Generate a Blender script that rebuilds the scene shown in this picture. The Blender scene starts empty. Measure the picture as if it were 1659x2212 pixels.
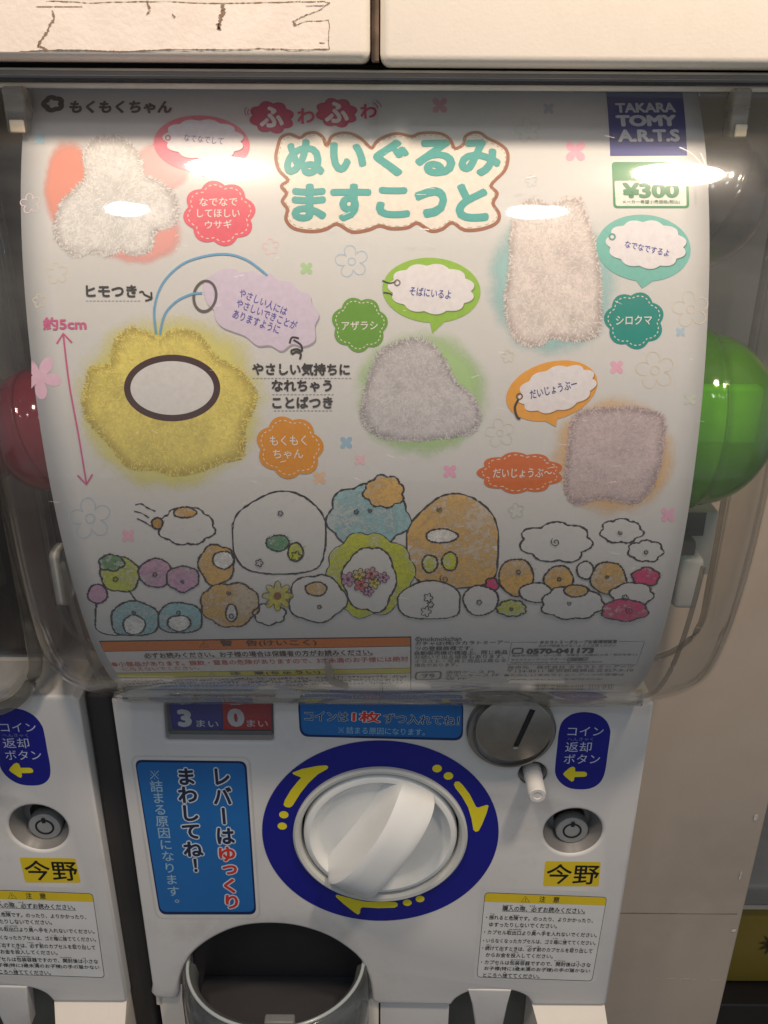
import bpy, bmesh, math, random
import numpy as np
from mathutils import Vector, Matrix
from math import radians, sin, cos, pi, sqrt, atan2

sc = bpy.context.scene
COL = sc.collection
rnd = random.Random(7)

# ------------------------------------------------------------ camera
TH, RO, FOC = radians(24.5), radians(0.4), 1950.0        # FOC in units of a 1659 x 2212 frame
CAM = Vector((0, -0.389, 1.25))
fw = Vector((0, cos(TH), -sin(TH))); r0 = Vector((1, 0, 0)); u0 = Vector((0, sin(TH), cos(TH)))
RI = r0 * cos(RO) + u0 * sin(RO); UP = -r0 * sin(RO) + u0 * cos(RO)
cam_d = bpy.data.cameras.new('camera'); cam = bpy.data.objects.new('camera', cam_d); COL.objects.link(cam)
cam_d.sensor_fit = 'VERTICAL'; cam_d.sensor_height = 24.0; cam_d.lens = 24.0 * FOC / 2212.0
cam_d.clip_start = 0.02; cam_d.clip_end = 60
cam.matrix_world = Matrix(((RI.x, UP.x, -fw.x, CAM.x), (RI.y, UP.y, -fw.y, CAM.y), (RI.z, UP.z, -fw.z, CAM.z), (0, 0, 0, 1)))
sc.camera = cam

# ------------------------------------------------------------ world, exposure
w = bpy.data.worlds.new('World'); sc.world = w; w.use_nodes = True
bg = w.node_tree.nodes['Background']; bg.inputs[0].default_value = (0.80, 0.88, 1.0, 1); bg.inputs[1].default_value = 0.28
sc.view_settings.view_transform = 'Standard'; sc.view_settings.look = 'None'
sc.view_settings.exposure = 0.0; sc.view_settings.gamma = 1.0
try:
    sc.cycles.transparent_max_bounces = 24
    sc.cycles.max_bounces = 8
except Exception: pass

# ------------------------------------------------------------ lamps of the arcade ceiling
def area(name, loc, target, size, power, color, sy=None):
    l = bpy.data.lights.new(name, 'AREA'); l.shape = 'ELLIPSE' if sy else 'DISK'; l.size = size
    if sy: l.size_y = sy
    l.energy = power; l.color = color
    o = bpy.data.objects.new(name, l); COL.objects.link(o); o.location = loc
    o.rotation_euler = (Vector(target) - Vector(loc)).to_track_quat('-Z', 'Y').to_euler()
area('warm_lamp', (0.25, -0.27, 1.62), (0.12, -0.03, 1.25), .068, 2.8, (1, .83, .66))
area('warm_lamp', (-0.138, -0.268, 1.634), (-0.1, -0.03, 1.25), .068, 2.1, (1, .83, .66))
area('ceiling_lamp', (-0.50, -1.05, 2.24), (0, 0, 1.0), .11, .95, (.80, .90, 1))
area('ceiling_lamp', (0.29, -1.08, 2.26), (0, 0, 1.0), .11, .95, (.80, .90, 1))

# ------------------------------------------------------------ pixel -> place helpers
def ray(px, py):
    return (fw + RI * ((px - 829.5) / FOC) - UP * ((py - 1106) / FOC)).normalized()
def at(px, py, Y=0.0):
    d = ray(px, py); return CAM + d * ((Y - CAM.y) / d.y)

_Z = [.012,.003,-.025,-.05,-.0763,-.105,-.1314,-.1555,-.18,-.1953,-.2236,-.245,-.2668,-.275]
_D = [.398,.387,.3655,.353,.3445,.339,.3370,.3375,.3395,.3418,.3492,.359,.374,.383]
_c = np.polyfit(np.array(_Z) + 1.25 - 1.1, np.array(_D) - .389, 6)
def prof(z): return float(np.polyval(_c, z - 1.1))
_zt = np.linspace(1.30, .94, 1441); _yt = np.polyval(_c, _zt - 1.1)
_st = np.concatenate([[0], np.cumsum(np.hypot(np.diff(_zt), np.diff(_yt)))])
def norm_at(z):
    s = (prof(z + 1e-4) - prof(z - 1e-4)) / 2e-4
    return Vector((0, -1, s)).normalized()

class Poster:                       # curved sheet: u = x, v = minus the length along the sheet
    bend = True; unit = .00004
    def uv(self, px, py):
        d = ray(px, py)
        def g(t):
            p = CAM + d * t; return p.y - prof(max(.95, min(1.29, p.z)))
        lo, hi = .2, .48
        t = lo
        while t < hi and g(t) < 0: t += .004
        a, b = t - .004, t
        for _ in range(22):
            m = (a + b) / 2
            if g(m) < 0: a = m
            else: b = m
        p = CAM + d * b
        return Vector((p.x, -float(np.interp(-p.z, -_zt, _st))))
    def xyz(self, u, v, layer):
        z = float(np.interp(-v, _st, _zt)); n = norm_at(z)
        return Vector((u, prof(z), z)) + n * (self.unit * layer)
class Flat:
    bend = False; unit = .00006
    def __init__(s, Y=0.0): s.Y = Y
    def uv(s, px, py):
        p = at(px, py, s.Y); return Vector((p.x, p.z))
    def xyz(s, u, v, layer): return Vector((u, s.Y - s.unit * layer, v))
POS = Poster(); PAN = Flat(0.0)

# ------------------------------------------------------------ materials
def newmat(name):
    m = bpy.data.materials.new(name); m.use_nodes = True
    nt = m.node_tree; b = nt.nodes['Principled BSDF']; return m, nt, b
def N(nt, t, **k):
    n = nt.nodes.new(t)
    for a, v in k.items(): setattr(n, a, v)
    return n
def plain(name, col, rough=.5, var=.06, scale=60, metal=0, bump=0, bscale=400, spec=.5, dirt=None, dscale=8, damt=.0, coat=0, em=0):
    m, nt, b = newmat(name); L = nt.links
    tc = N(nt, 'ShaderNodeTexCoord')
    no = N(nt, 'ShaderNodeTexNoise'); no.inputs['Scale'].default_value = scale; no.inputs['Detail'].default_value = 5
    L.new(tc.outputs['Object'], no.inputs['Vector'])
    cr = N(nt, 'ShaderNodeMapRange'); cr.inputs[1].default_value = .3; cr.inputs[2].default_value = .7
    cr.inputs[3].default_value = 1 - var; cr.inputs[4].default_value = 1 + var; L.new(no.outputs[0], cr.inputs[0])
    mx = N(nt, 'ShaderNodeVectorMath', operation='SCALE'); mx.inputs[0].default_value = col; L.new(cr.outputs[0], mx.inputs['Scale'])
    out = mx.outputs[0]
    if dirt:
        n2 = N(nt, 'ShaderNodeTexNoise'); n2.inputs['Scale'].default_value = dscale; n2.inputs['Detail'].default_value = 9; n2.inputs['Roughness'].default_value = .7
        L.new(tc.outputs['Object'], n2.inputs['Vector'])
        r2 = N(nt, 'ShaderNodeMapRange'); r2.inputs[1].default_value = .52; r2.inputs[2].default_value = .8; r2.inputs[4].default_value = damt
        L.new(n2.outputs[0], r2.inputs[0])
        mm = N(nt, 'ShaderNodeMix', data_type='RGBA'); L.new(r2.outputs[0], mm.inputs[0]); L.new(out, mm.inputs[6]); mm.inputs[7].default_value = (*dirt, 1)
        out = mm.outputs[2]
    L.new(out, b.inputs['Base Color'])
    b.inputs['Roughness'].default_value = rough; b.inputs['Metallic'].default_value = metal
    b.inputs['Specular IOR Level'].default_value = spec; b.inputs['Coat Weight'].default_value = coat; b.inputs['Coat Roughness'].default_value = .15
    if bump:
        n3 = N(nt, 'ShaderNodeTexNoise'); n3.inputs['Scale'].default_value = bscale; n3.inputs['Detail'].default_value = 3
        L.new(tc.outputs['Object'], n3.inputs['Vector'])
        bp = N(nt, 'ShaderNodeBump'); bp.inputs['Strength'].default_value = bump; bp.inputs['Distance'].default_value = .0005
        L.new(n3.outputs[0], bp.inputs['Height']); L.new(bp.outputs[0], b.inputs['Normal'])
    return m
_ink = {}
def ink(r, g, b, rough=.45):
    """printed ink; r g b in sRGB 0..255"""
    k = (r, g, b, rough)
    if k not in _ink:
        lin = tuple(((c / 255) / 12.92 if c / 255 < .04045 else ((c / 255 + .055) / 1.055) ** 2.4) for c in (r, g, b))
        _ink[k] = plain('ink_%d_%d_%d' % (r, g, b), lin, rough, .05, 500, spec=.4)
    return _ink[k]
def lin3(r, g, b): return tuple(((c / 255) / 12.92 if c / 255 < .04045 else ((c / 255 + .055) / 1.055) ** 2.4) for c in (r, g, b))

def fresnel_ior(nt, fr, ior):      # same reflectance on both faces of a thin wall
    ge = N(nt, 'ShaderNodeNewGeometry'); mr = N(nt, 'ShaderNodeMapRange')
    mr.inputs[3].default_value = ior; mr.inputs[4].default_value = 1 / ior
    nt.links.new(ge.outputs['Backfacing'], mr.inputs[0]); nt.links.new(mr.outputs[0], fr.inputs[0])
def clear(name, tint, rough=.03, haze=.05, hazecol=(.5, .48, .44), ior=1.49, hs=25, bump=.15, lobe=.12):
    m, nt, b = newmat(name); nt.nodes.remove(b); L = nt.links
    o = nt.nodes['Material Output']
    tr = N(nt, 'ShaderNodeBsdfTransparent'); tr.inputs[0].default_value = (*tint, 1)
    gl = N(nt, 'ShaderNodeBsdfGlossy'); gl.inputs['Roughness'].default_value = rough; gl.inputs[0].default_value = (1, 1, 1, 1)
    df = N(nt, 'ShaderNodeBsdfDiffuse'); df.inputs[0].default_value = (*hazecol, 1)
    fr = N(nt, 'ShaderNodeFresnel'); fresnel_ior(nt, fr, ior)
    tc = N(nt, 'ShaderNodeTexCoord')
    n1 = N(nt, 'ShaderNodeTexNoise'); n1.inputs['Scale'].default_value = hs; n1.inputs['Detail'].default_value = 8; n1.inputs['Roughness'].default_value = .65
    mp = N(nt, 'ShaderNodeMapping'); mp.inputs['Scale'].default_value = (.35, 1, 1.6); L.new(tc.outputs['Object'], mp.inputs[0]); L.new(mp.outputs[0], n1.inputs['Vector'])
    mr = N(nt, 'ShaderNodeMapRange'); mr.inputs[1].default_value = .35; mr.inputs[2].default_value = .75; mr.inputs[3].default_value = haze * .35; mr.inputs[4].default_value = haze * 1.9
    L.new(n1.outputs[0], mr.inputs[0])
    n2 = N(nt, 'ShaderNodeTexNoise'); n2.inputs['Scale'].default_value = 14; n2.inputs['Detail'].default_value = 2; L.new(tc.outputs['Object'], n2.inputs['Vector'])
    bp = N(nt, 'ShaderNodeBump'); bp.inputs['Strength'].default_value = bump; bp.inputs['Distance'].default_value = .002; L.new(n2.outputs[0], bp.inputs['Height'])
    L.new(bp.outputs[0], gl.inputs['Normal'])
    g2 = N(nt, 'ShaderNodeBsdfGlossy'); g2.inputs['Roughness'].default_value = .22; g2.inputs[0].default_value = (1, 1, 1, 1)
    gm_ = N(nt, 'ShaderNodeMixShader'); gm_.inputs[0].default_value = lobe; L.new(gl.outputs[0], gm_.inputs[1]); L.new(g2.outputs[0], gm_.inputs[2]); gl = gm_
    m1 = N(nt, 'ShaderNodeMixShader'); L.new(mr.outputs[0], m1.inputs[0]); L.new(tr.outputs[0], m1.inputs[1]); L.new(df.outputs[0], m1.inputs[2])
    m2 = N(nt, 'ShaderNodeMixShader'); L.new(fr.outputs[0], m2.inputs[0]); L.new(m1.outputs[0], m2.inputs[1]); L.new(gl.outputs[0], m2.inputs[2])
    L.new(m2.outputs[0], o.inputs[0]); return m

def edged(name, col, kind, dark=(.3, .28, .27)):
    """'fur': printed photo of pile fabric; 'halo': airbrushed glow; 'crayon': crayon fill"""
    m, nt, b = newmat(name); L = nt.links; o = nt.nodes['Material Output']
    at_ = N(nt, 'ShaderNodeAttribute', attribute_name='edge'); tc = N(nt, 'ShaderNodeTexCoord')
    no = N(nt, 'ShaderNodeTexNoise'); L.new(tc.outputs['Object'], no.inputs['Vector'])
    b.inputs['Roughness'].default_value = .5
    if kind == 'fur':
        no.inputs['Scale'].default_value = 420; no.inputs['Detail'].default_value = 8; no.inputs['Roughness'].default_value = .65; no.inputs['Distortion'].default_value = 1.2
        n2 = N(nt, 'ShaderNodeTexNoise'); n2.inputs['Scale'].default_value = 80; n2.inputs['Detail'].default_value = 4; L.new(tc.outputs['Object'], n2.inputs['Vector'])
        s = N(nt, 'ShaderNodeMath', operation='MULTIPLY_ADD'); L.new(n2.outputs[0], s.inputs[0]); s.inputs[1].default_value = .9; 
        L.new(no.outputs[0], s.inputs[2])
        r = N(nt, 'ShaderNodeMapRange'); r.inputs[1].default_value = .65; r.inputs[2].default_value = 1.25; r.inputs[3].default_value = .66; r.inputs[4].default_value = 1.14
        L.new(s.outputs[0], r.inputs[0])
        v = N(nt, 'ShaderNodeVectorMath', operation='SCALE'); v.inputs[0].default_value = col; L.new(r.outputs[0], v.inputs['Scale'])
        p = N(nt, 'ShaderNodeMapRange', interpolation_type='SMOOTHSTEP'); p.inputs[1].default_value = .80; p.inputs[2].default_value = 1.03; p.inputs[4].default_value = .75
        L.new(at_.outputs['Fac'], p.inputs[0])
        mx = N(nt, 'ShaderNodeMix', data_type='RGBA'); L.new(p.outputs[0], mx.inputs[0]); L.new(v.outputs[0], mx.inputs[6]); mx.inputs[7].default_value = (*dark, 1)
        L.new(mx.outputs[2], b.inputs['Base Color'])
    else:
        b.inputs['Base Color'].default_value = (*col, 1)
        tr = N(nt, 'ShaderNodeBsdfTransparent'); ms = N(nt, 'ShaderNodeMixShader')
        if kind == 'halo':
            no.inputs['Scale'].default_value = 120; no.inputs['Detail'].default_value = 5
            s = N(nt, 'ShaderNodeMath', operation='MULTIPLY_ADD'); L.new(no.outputs[0], s.inputs[0]); s.inputs[1].default_value = .25; L.new(at_.outputs['Fac'], s.inputs[2])
            r = N(nt, 'ShaderNodeMapRange', interpolation_type='SMOOTHSTEP'); r.inputs[1].default_value = .78; r.inputs[2].default_value = 1.12; r.inputs[3].default_value = .85; r.inputs[4].default_value = 0
            L.new(s.outputs[0], r.inputs[0])
        elif kind == 'crayon':
            no.inputs['Scale'].default_value = 420; no.inputs['Detail'].default_value = 6; no.inputs['Roughness'].default_value = .7
            n2 = N(nt, 'ShaderNodeTexNoise'); n2.inputs['Scale'].default_value = 60; n2.inputs['Detail'].default_value = 3; L.new(tc.outputs['Object'], n2.inputs['Vector'])
            s = N(nt, 'ShaderNodeMath', operation='MULTIPLY_ADD'); L.new(n2.outputs[0], s.inputs[0]); s.inputs[1].default_value = 1.0; L.new(no.outputs[0], s.inputs[2])
            r = N(nt, 'ShaderNodeMapRange'); r.inputs[1].default_value = .86; r.inputs[2].default_value = 1.08; r.inputs[3].default_value = .25; r.inputs[4].default_value = 1.0
            L.new(s.outputs[0], r.inputs[0])
        else:  # pencil line
            no.inputs['Scale'].default_value = 900; no.inputs['Detail'].default_value = 3
            r = N(nt, 'ShaderNodeMapRange'); r.inputs[1].default_value = .32; r.inputs[2].default_value = .44; r.inputs[3].default_value = .45; r.inputs[4].default_value = 1
            L.new(no.outputs[0], r.inputs[0])
        L.new(r.outputs[0], ms.inputs[0]); L.new(tr.outputs[0], ms.inputs[1]); L.new(b.outputs[0], ms.inputs[2]); L.new(ms.outputs[0], o.inputs[0])
    return m

M_WHITE = plain('white_abs_plastic', (.67, .645, .615), .42, .03, 14, bump=.12, bscale=900, dirt=(.38, .32, .25), dscale=18, damt=.5, spec=.45)
M_CREAM = plain('cream_abs_plastic', (.84, .76, .66), .38, .03, 14, bump=.1, bscale=900, dirt=(.42, .34, .25), dscale=14, damt=.2)
M_IVORY = plain('ivory_knob_plastic', (.80, .80, .77), .27, .03, 40, bump=.08, bscale=700, dirt=(.5, .42, .2), dscale=30, damt=.16, coat=.3)
M_BEZEL = plain('bezel_plastic', (.60, .60, .56), .35, .04, 60, bump=.1)
M_NAVY = plain('navy_sticker_vinyl', lin3(20, 24, 132), .42, .04, 30, spec=.4)
M_BLUE = plain('mid_blue_sticker_vinyl', lin3(28, 104, 172), .33, .05, 30, spec=.5)
M_YEL = plain('yellow_print', lin3(232, 214, 38), .45, .03, 60)
M_LYEL = plain('yellow_label', lin3(225, 196, 32), .5, .04, 60)
M_DARK = plain('dark_plastic', (.055, .052, .055), .35, .1, 30)
M_BLACK = plain('black_gap', (.008, .008, .008), .6, .1, 30)
M_GREYP = plain('grey_plastic', (.22, .22, .21), .35, .08, 30)
M_STEEL = plain('worn_steel', (.36, .34, .30), .42, .12, 120, metal=1, bump=.25, bscale=350, dirt=(.14, .11, .08), dscale=60, damt=.6)
M_LOCK = plain('lock_nickel', (.62, .62, .60), .38, .06, 120, metal=.85, bump=.1)
M_PAPER = plain('poster_paper', (.70, .70, .715), .40, .012, 300, spec=.4, coat=.12)
M_LABELW = plain('white_label_paper', (.74, .73, .70), .5, .04, 90, dirt=(.4, .35, .3), dscale=40, damt=.18)
M_CLEARF = clear('label_film', (.95, .95, .95), .2, .08)
M_DOME = clear('clear_dome_plastic', (.955, .95, .935), .035, .03, bump=.4, lobe=.09)
M_RIM = clear('thick_clear_plastic', (.70, .68, .64), .06, .16, (.42, .40, .36), hs=60)
M_TAB = clear('milky_clear_plastic', (.72, .70, .66), .12, .30, (.75, .68, .58), hs=40)
M_SMOKE = clear('smoked_flap_plastic', (.46, .49, .49), .10, .20, (.32, .34, .34), hs=20)
M_RACK = plain('beige_rack_board', (.54, .44, .345), .55, .03, 30, bump=.15, bscale=500, dirt=(.25, .2, .16), dscale=11, damt=.3)

# ------------------------------------------------------------ mesh helpers
def tag(o, label=None, cat=None, group=None, kind=None):
    if label: o['label'] = label
    if cat: o['category'] = cat
    if group: o['group'] = group
    if kind: o['kind'] = kind
    return o
def empty(name, loc, label, cat, group=None):
    o = bpy.data.objects.new(name, None); COL.objects.link(o); o.location = loc; o.empty_display_size = .02
    return tag(o, label, cat, group)
def link(name, me, mat, parent=None, smooth=False):
    o = bpy.data.objects.new(name, me); COL.objects.link(o)
    if mat and not me.materials: me.materials.append(mat)
    if smooth:
        me.polygons.foreach_set('use_smooth', [True] * len(me.polygons))
    if parent:
        o.parent = parent
        pw = Matrix.Translation(root_loc(parent)); o.matrix_parent_inverse = pw.inverted()
    return o
def root_loc(p):            # parts keep a world matrix of identity, only the Empties are moved
    return p.location if p.parent is None else Vector((0, 0, 0))
def mesh(name, vs, fs, mat, parent=None, smooth=False):
    me = bpy.data.meshes.new(name); me.from_pydata([tuple(v) for v in vs], [], fs); me.validate(); me.update()
    return link(name, me, mat, parent, smooth)
def frombm(name, bm, mat, parent=None, smooth=False):
    bmesh.ops.recalc_face_normals(bm, faces=bm.faces[:])
    me = bpy.data.meshes.new(name); bm.to_mesh(me); bm.free(); return link(name, me, mat, parent, smooth)
def box(name, x0, x1, y0, y1, z0, z1, mat, parent=None, bev=0, seg=3):
    bm = bmesh.new(); bmesh.ops.create_cube(bm, size=1)
    bmesh.ops.scale(bm, vec=(x1 - x0, y1 - y0, z1 - z0), verts=bm.verts); bmesh.ops.translate(bm, vec=((x0 + x1) / 2, (y0 + y1) / 2, (z0 + z1) / 2), verts=bm.verts)
    if bev: bmesh.ops.bevel(bm, geom=bm.edges[:], offset=bev, segments=seg, affect='EDGES', profile=.5)
    return frombm(name, bm, mat, parent, bool(bev) and seg > 1)
def lathe(name, cx, cz, prof_, mat, parent=None, n=72, cap0=False, cap1=False, smooth=True):
    """revolve (radius, Y) pairs about the axis through (cx, cz) that points at the viewer"""
    vs, fs = [], []
    k = len(prof_)
    for i in range(n):
        a = 2 * pi * i / n
        for r, y in prof_: vs.append((cx + r * cos(a), y, cz + r * sin(a)))
    for i in range(n):
        j = (i + 1) % n
        for q in range(k - 1): fs.append((i * k + q, j * k + q, j * k + q + 1, i * k + q + 1))
    if cap0: fs.append(tuple(i * k for i in range(n)))
    if cap1: fs.append(tuple(i * k + k - 1 for i in range(n))[::-1])
    bm = bmesh.new(); me = bpy.data.meshes.new('t'); me.from_pydata(vs, [], fs); bm.from_mesh(me)
    o = frombm(name, bm, mat, parent, smooth)
    if smooth: o.data.shade_smooth(); o.data.set_sharp_from_angle(angle=radians(38))
    return o
def catmull(pts, closed=True, n=6):
    P = [Vector(p) for p in pts]; out = []; m = len(P)
    rng = range(m if closed else m - 1)
    for i in rng:
        if closed: a, b, c, d = P[(i - 1) % m], P[i], P[(i + 1) % m], P[(i + 2) % m]
        else: a, b, c, d = P[max(i - 1, 0)], P[i], P[i + 1], P[min(i + 2, m - 1)]
        for k in range(n):
            t = k / n
            out.append(.5 * ((2 * b) + (c - a) * t + (2 * a - 5 * b + 4 * c - d) * t * t + (3 * b - a - 3 * c + d) * t ** 3))
    if not closed: out.append(P[-1])
    return out
def settle(bm, S, layer, name, mat, parent):
    """2D bmesh (x=u, y=v) -> laid on the surface S"""
    if S.bend and bm.verts:
        v0 = min(v.co.y for v in bm.verts); v1 = max(v.co.y for v in bm.verts)
        step = .0028; k = math.floor(v0 / step) + 1
        while k * step < v1:
            bmesh.ops.bisect_plane(bm, geom=bm.verts[:] + bm.edges[:] + bm.faces[:], plane_co=(0, k * step, 0), plane_no=(0, 1, 0)); k += 1
    for v in bm.verts: v.co = S.xyz(v.co.x, v.co.y, layer + v.co.z)
    me = bpy.data.meshes.new(name); bm.to_mesh(me); bm.free()
    return link(name, me, mat, parent, S.bend)
def fillpoly(S, pts, layer, mat, parent, name='print_patch', raw=False):
    """closed outline in frame pixels (or u,v when raw) -> flat printed patch"""
    P = [Vector(p) if raw else S.uv(*p) for p in pts]
    bm = bmesh.new(); vs = [bm.verts.new((p.x, p.y, 0)) for p in P]
    f = bm.faces.new(vs); f.normal_update()
    bmesh.ops.triangulate(bm, faces=[f], ngon_method='EAR_CLIP')
    for f in bm.faces:
        f.normal_update()
    if bm.faces and sum(f.normal.z * f.calc_area() for f in bm.faces) < 0: bmesh.ops.reverse_faces(bm, faces=bm.faces[:])
    return settle(bm, S, layer, name, mat, parent)
def ribbon_bm(bm, P, wd, closed=False, jit=0):
    m = len(P); L = []
    for i in range(m):
        a = P[i - 1] if (i > 0 or closed) else P[i]; b = P[(i + 1) % m] if (i < m - 1 or closed) else P[i]
        t = (b - a); t = t.normalized() if t.length > 1e-9 else Vector((1, 0)); n = Vector((-t.y, t.x))
        h = wd / 2 * (1 + (rnd.uniform(-jit, jit)))
        L.append((bm.verts.new((P[i].x + n.x * h, P[i].y + n.y * h, 0)), bm.verts.new((P[i].x - n.x * h, P[i].y - n.y * h, 0))))
    for i in range(m if closed else m - 1):
        a, b = L[i], L[(i + 1) % m]
        try: bm.faces.new((a[0], a[1], b[1], b[0]))
        except ValueError: pass
def lines(S, polys, wpx, layer, mat, parent, name='print_line', closed=False, smooth=True, jit=0, raw=False, wm=None):
    bm = bmesh.new()
    for pts in polys:
        q = catmull(pts, closed, 5) if smooth and len(pts) > 2 else [Vector(p) for p in pts]
        P = [Vector(p) if raw else S.uv(*p) for p in q]
        if wm is None:
            c = q[len(q) // 2]; wm_ = (S.uv(c.x + wpx / 2, c.y) - S.uv(c.x - wpx / 2, c.y)).length if not raw else wpx
        else: wm_ = wm
        ribbon_bm(bm, P, wm_, closed, jit)
    return settle(bm, S, layer, name, mat, parent)
_BM = {}
def textbm(s, off=0.0, res=3):
    """glyph outlines; bold = copies of the glyphs shifted round a small circle, each a hair above the last (kept in z)"""
    k = (s, res)
    if k not in _BM:
        b = textbm0(s, res); me = bpy.data.meshes.new('glyphs'); b.to_mesh(me); b.free(); _BM[k] = me
    n = 0 if off < .008 else (4 if off < .018 else 8); bm = bmesh.new()
    for i in range(n + 1):
        m0 = len(bm.verts); bm.from_mesh(_BM[k]); bm.verts.ensure_lookup_table()
        dx, dy = (0, 0) if i == n else (off * cos(2 * pi * i / n), off * sin(2 * pi * i / n))
        for v in bm.verts[m0:]: v.co = (v.co.x + dx, v.co.y + dy, i * .11)
    return bm
def textbm0(s, res=3):
    off = 0
    cu = bpy.data.curves.new('t', 'FONT'); cu.body = s; cu.size = 1; cu.offset = off; cu.resolution_u = res; cu.fill_mode = 'FRONT'
    o = bpy.data.objects.new('t', cu); COL.objects.link(o)
    dg = bpy.context.evaluated_depsgraph_get(); me = bpy.data.meshes.new_from_object(o.evaluated_get(dg))
    bm = bmesh.new(); bm.from_mesh(me); bpy.data.objects.remove(o); bpy.data.curves.remove(cu); bpy.data.meshes.remove(me)
    return bm
def text(S, s, l, r, h, layer, mat, parent, bold=.0, name='lettering', ref=None):
    """s fitted between the pixel points l and r (middle of the left and right ends), h pixels tall"""
    bold = 0 if (h < 9 and bold < .02) else bold
    bm = textbm(s, bold)
    if ref is None: box_ = [(v.co.x, v.co.y) for v in bm.verts]
    else:
        b2 = textbm(s, ref); box_ = [(v.co.x, v.co.y) for v in b2.verts]; b2.free()
    xs = [b[0] for b in box_]; ys = [b[1] for b in box_]
    x0, x1, y0, y1 = min(xs), max(xs), min(ys), max(ys)
    A = S.uv(*l); B = S.uv(*r); mx, my = (l[0] + r[0]) / 2, (l[1] + r[1]) / 2
    H = (S.uv(mx, my - h / 2) - S.uv(mx, my + h / 2)).length
    d = (B - A); W = d.length; e = d.normalized(); n = Vector((-e.y, e.x))
    for v in bm.verts:
        a = (v.co.x - x0) / (x1 - x0); b = (v.co.y - (y0 + y1) / 2) / (y1 - y0)
        p = A + e * (a * W) + n * (b * H); v.co = (p.x, p.y, v.co.z)
    return settle(bm, S, layer, name, mat, parent)
def vtext(S, s, top, bot, wpx, layer, mat, parent, bold=.0, ref=None, squash=1.0, name='lettering'):
    """vertical column of characters, top and bot = px centres of its two ends"""
    bm = bmesh.new(); n = len(s)
    A, B = S.uv(*top), S.uv(*bot); step = (B - A).length / n
    for i, ch in enumerate(s):
        b2 = textbm('|' if False else ('ｌ' if False else ch), bold)
        rot = ch in 'ー'
        cxs = [v.co.x for v in b2.verts]; cys = [v.co.y for v in b2.verts]
        cx = .5; cy = .38
        px, py = top[0] + (bot[0] - top[0]) * (i + .5) / n, top[1] + (bot[1] - top[1]) * (i + .5) / n
        c = S.uv(px, py); W = (S.uv(px + wpx / 2, py) - S.uv(px - wpx / 2, py)).length
        if ch in '!！': cx = (min(cxs) + max(cxs)) / 2
        for v in b2.verts:
            a, b = v.co.x - cx, v.co.y - cy
            if rot: a, b = b, -a
            if ch in '。': a += .45; b += .45
            if ch in 'っゃゅょ': a += .06; b += .13
            v.co = (c.x + a * W, c.y + b * step * squash * .98, v.co.z)
        me = bpy.data.meshes.new('t'); b2.to_mesh(me); bm.from_mesh(me); b2.free(); bpy.data.meshes.remove(me)
    return settle(bm, S, layer, name, mat, parent)
def rings(S, pts, layer, mat, parent, name, nr=12, jitter=0.0, raw_c=None):
    """closed pixel outline -> patch of concentric rings carrying an 'edge' attribute"""
    q = catmull(pts, True, 10) if len(pts) < 60 else [Vector(p) for p in pts]
    P = [S.uv(*p) for p in q]; c = sum(P, Vector((0, 0))) / len(P) if raw_c is None else S.uv(*raw_c)
    vs = [S.xyz(c.x, c.y, layer)]; ed = [0.0]; fs = []; m = len(P)
    js = [1 + rnd.uniform(-jitter, jitter) for _ in range(m)]
    for k in range(1, nr + 1):
        t = (k / nr) ** .7
        for i, p in enumerate(P):
            tt = t * (js[i] if k == nr else 1); w_ = c + (p - c) * tt
            vs.append(S.xyz(w_.x, w_.y, layer)); ed.append(t)
    for i in range(m):
        j = (i + 1) % m; fs.append((0, 1 + j, 1 + i))
        for k in range(nr - 1):
            a = 1 + k * m; b = a + m; fs.append((a + i, a + j, b + j, b + i))
    me = bpy.data.meshes.new(name); me.from_pydata([tuple(v) for v in vs], [], fs); me.update()
    at_ = me.attributes.new('edge', 'FLOAT', 'POINT'); at_.data.foreach_set('value', ed)
    return link(name, me, mat, parent, True)
def ell(cx, cy, rx, ry, n=48, rot=0, lobes=0, amp=0, ph=0, sharp=True):
    out = []
    for i in range(n):
        a = 2 * pi * i / n
        k = 1 + (amp * (abs(sin(lobes * a / 2 + ph)) * 2 - 1) if sharp else amp * cos(lobes * a + ph)) if lobes else 1
        x, y = rx * k * cos(a), ry * k * sin(a)
        out.append((cx + x * cos(rot) - y * sin(rot), cy + x * sin(rot) + y * cos(rot)))
    return out
def rrect(c4, r, n=6):
    """rounded quad from four pixel corners, in order"""
    out = []; m = 4
    for i in range(4):
        p, a, b = Vector(c4[i]), Vector(c4[i - 1]), Vector(c4[(i + 1) % 4])
        s = p + (a - p).normalized() * r; e = p + (b - p).normalized() * r
        for k in range(n + 1):
            t = k / n; out.append(tuple((1 - t) ** 2 * s + 2 * t * (1 - t) * p + t * t * e))
    return out

# ============================================================ THE SETTING
box('floor', -4, 4, -3, 4, -.02, 0, plain('grey_floor_tile', (.40, .38, .36), .4, .1, 3), None)['kind'] = 'structure'
box('wall', -4, 4, 1.6, 1.7, 0, 3, plain('shop_wall', (.46, .34, .24), .6, .05, 3), None)['kind'] = 'structure'

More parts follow.
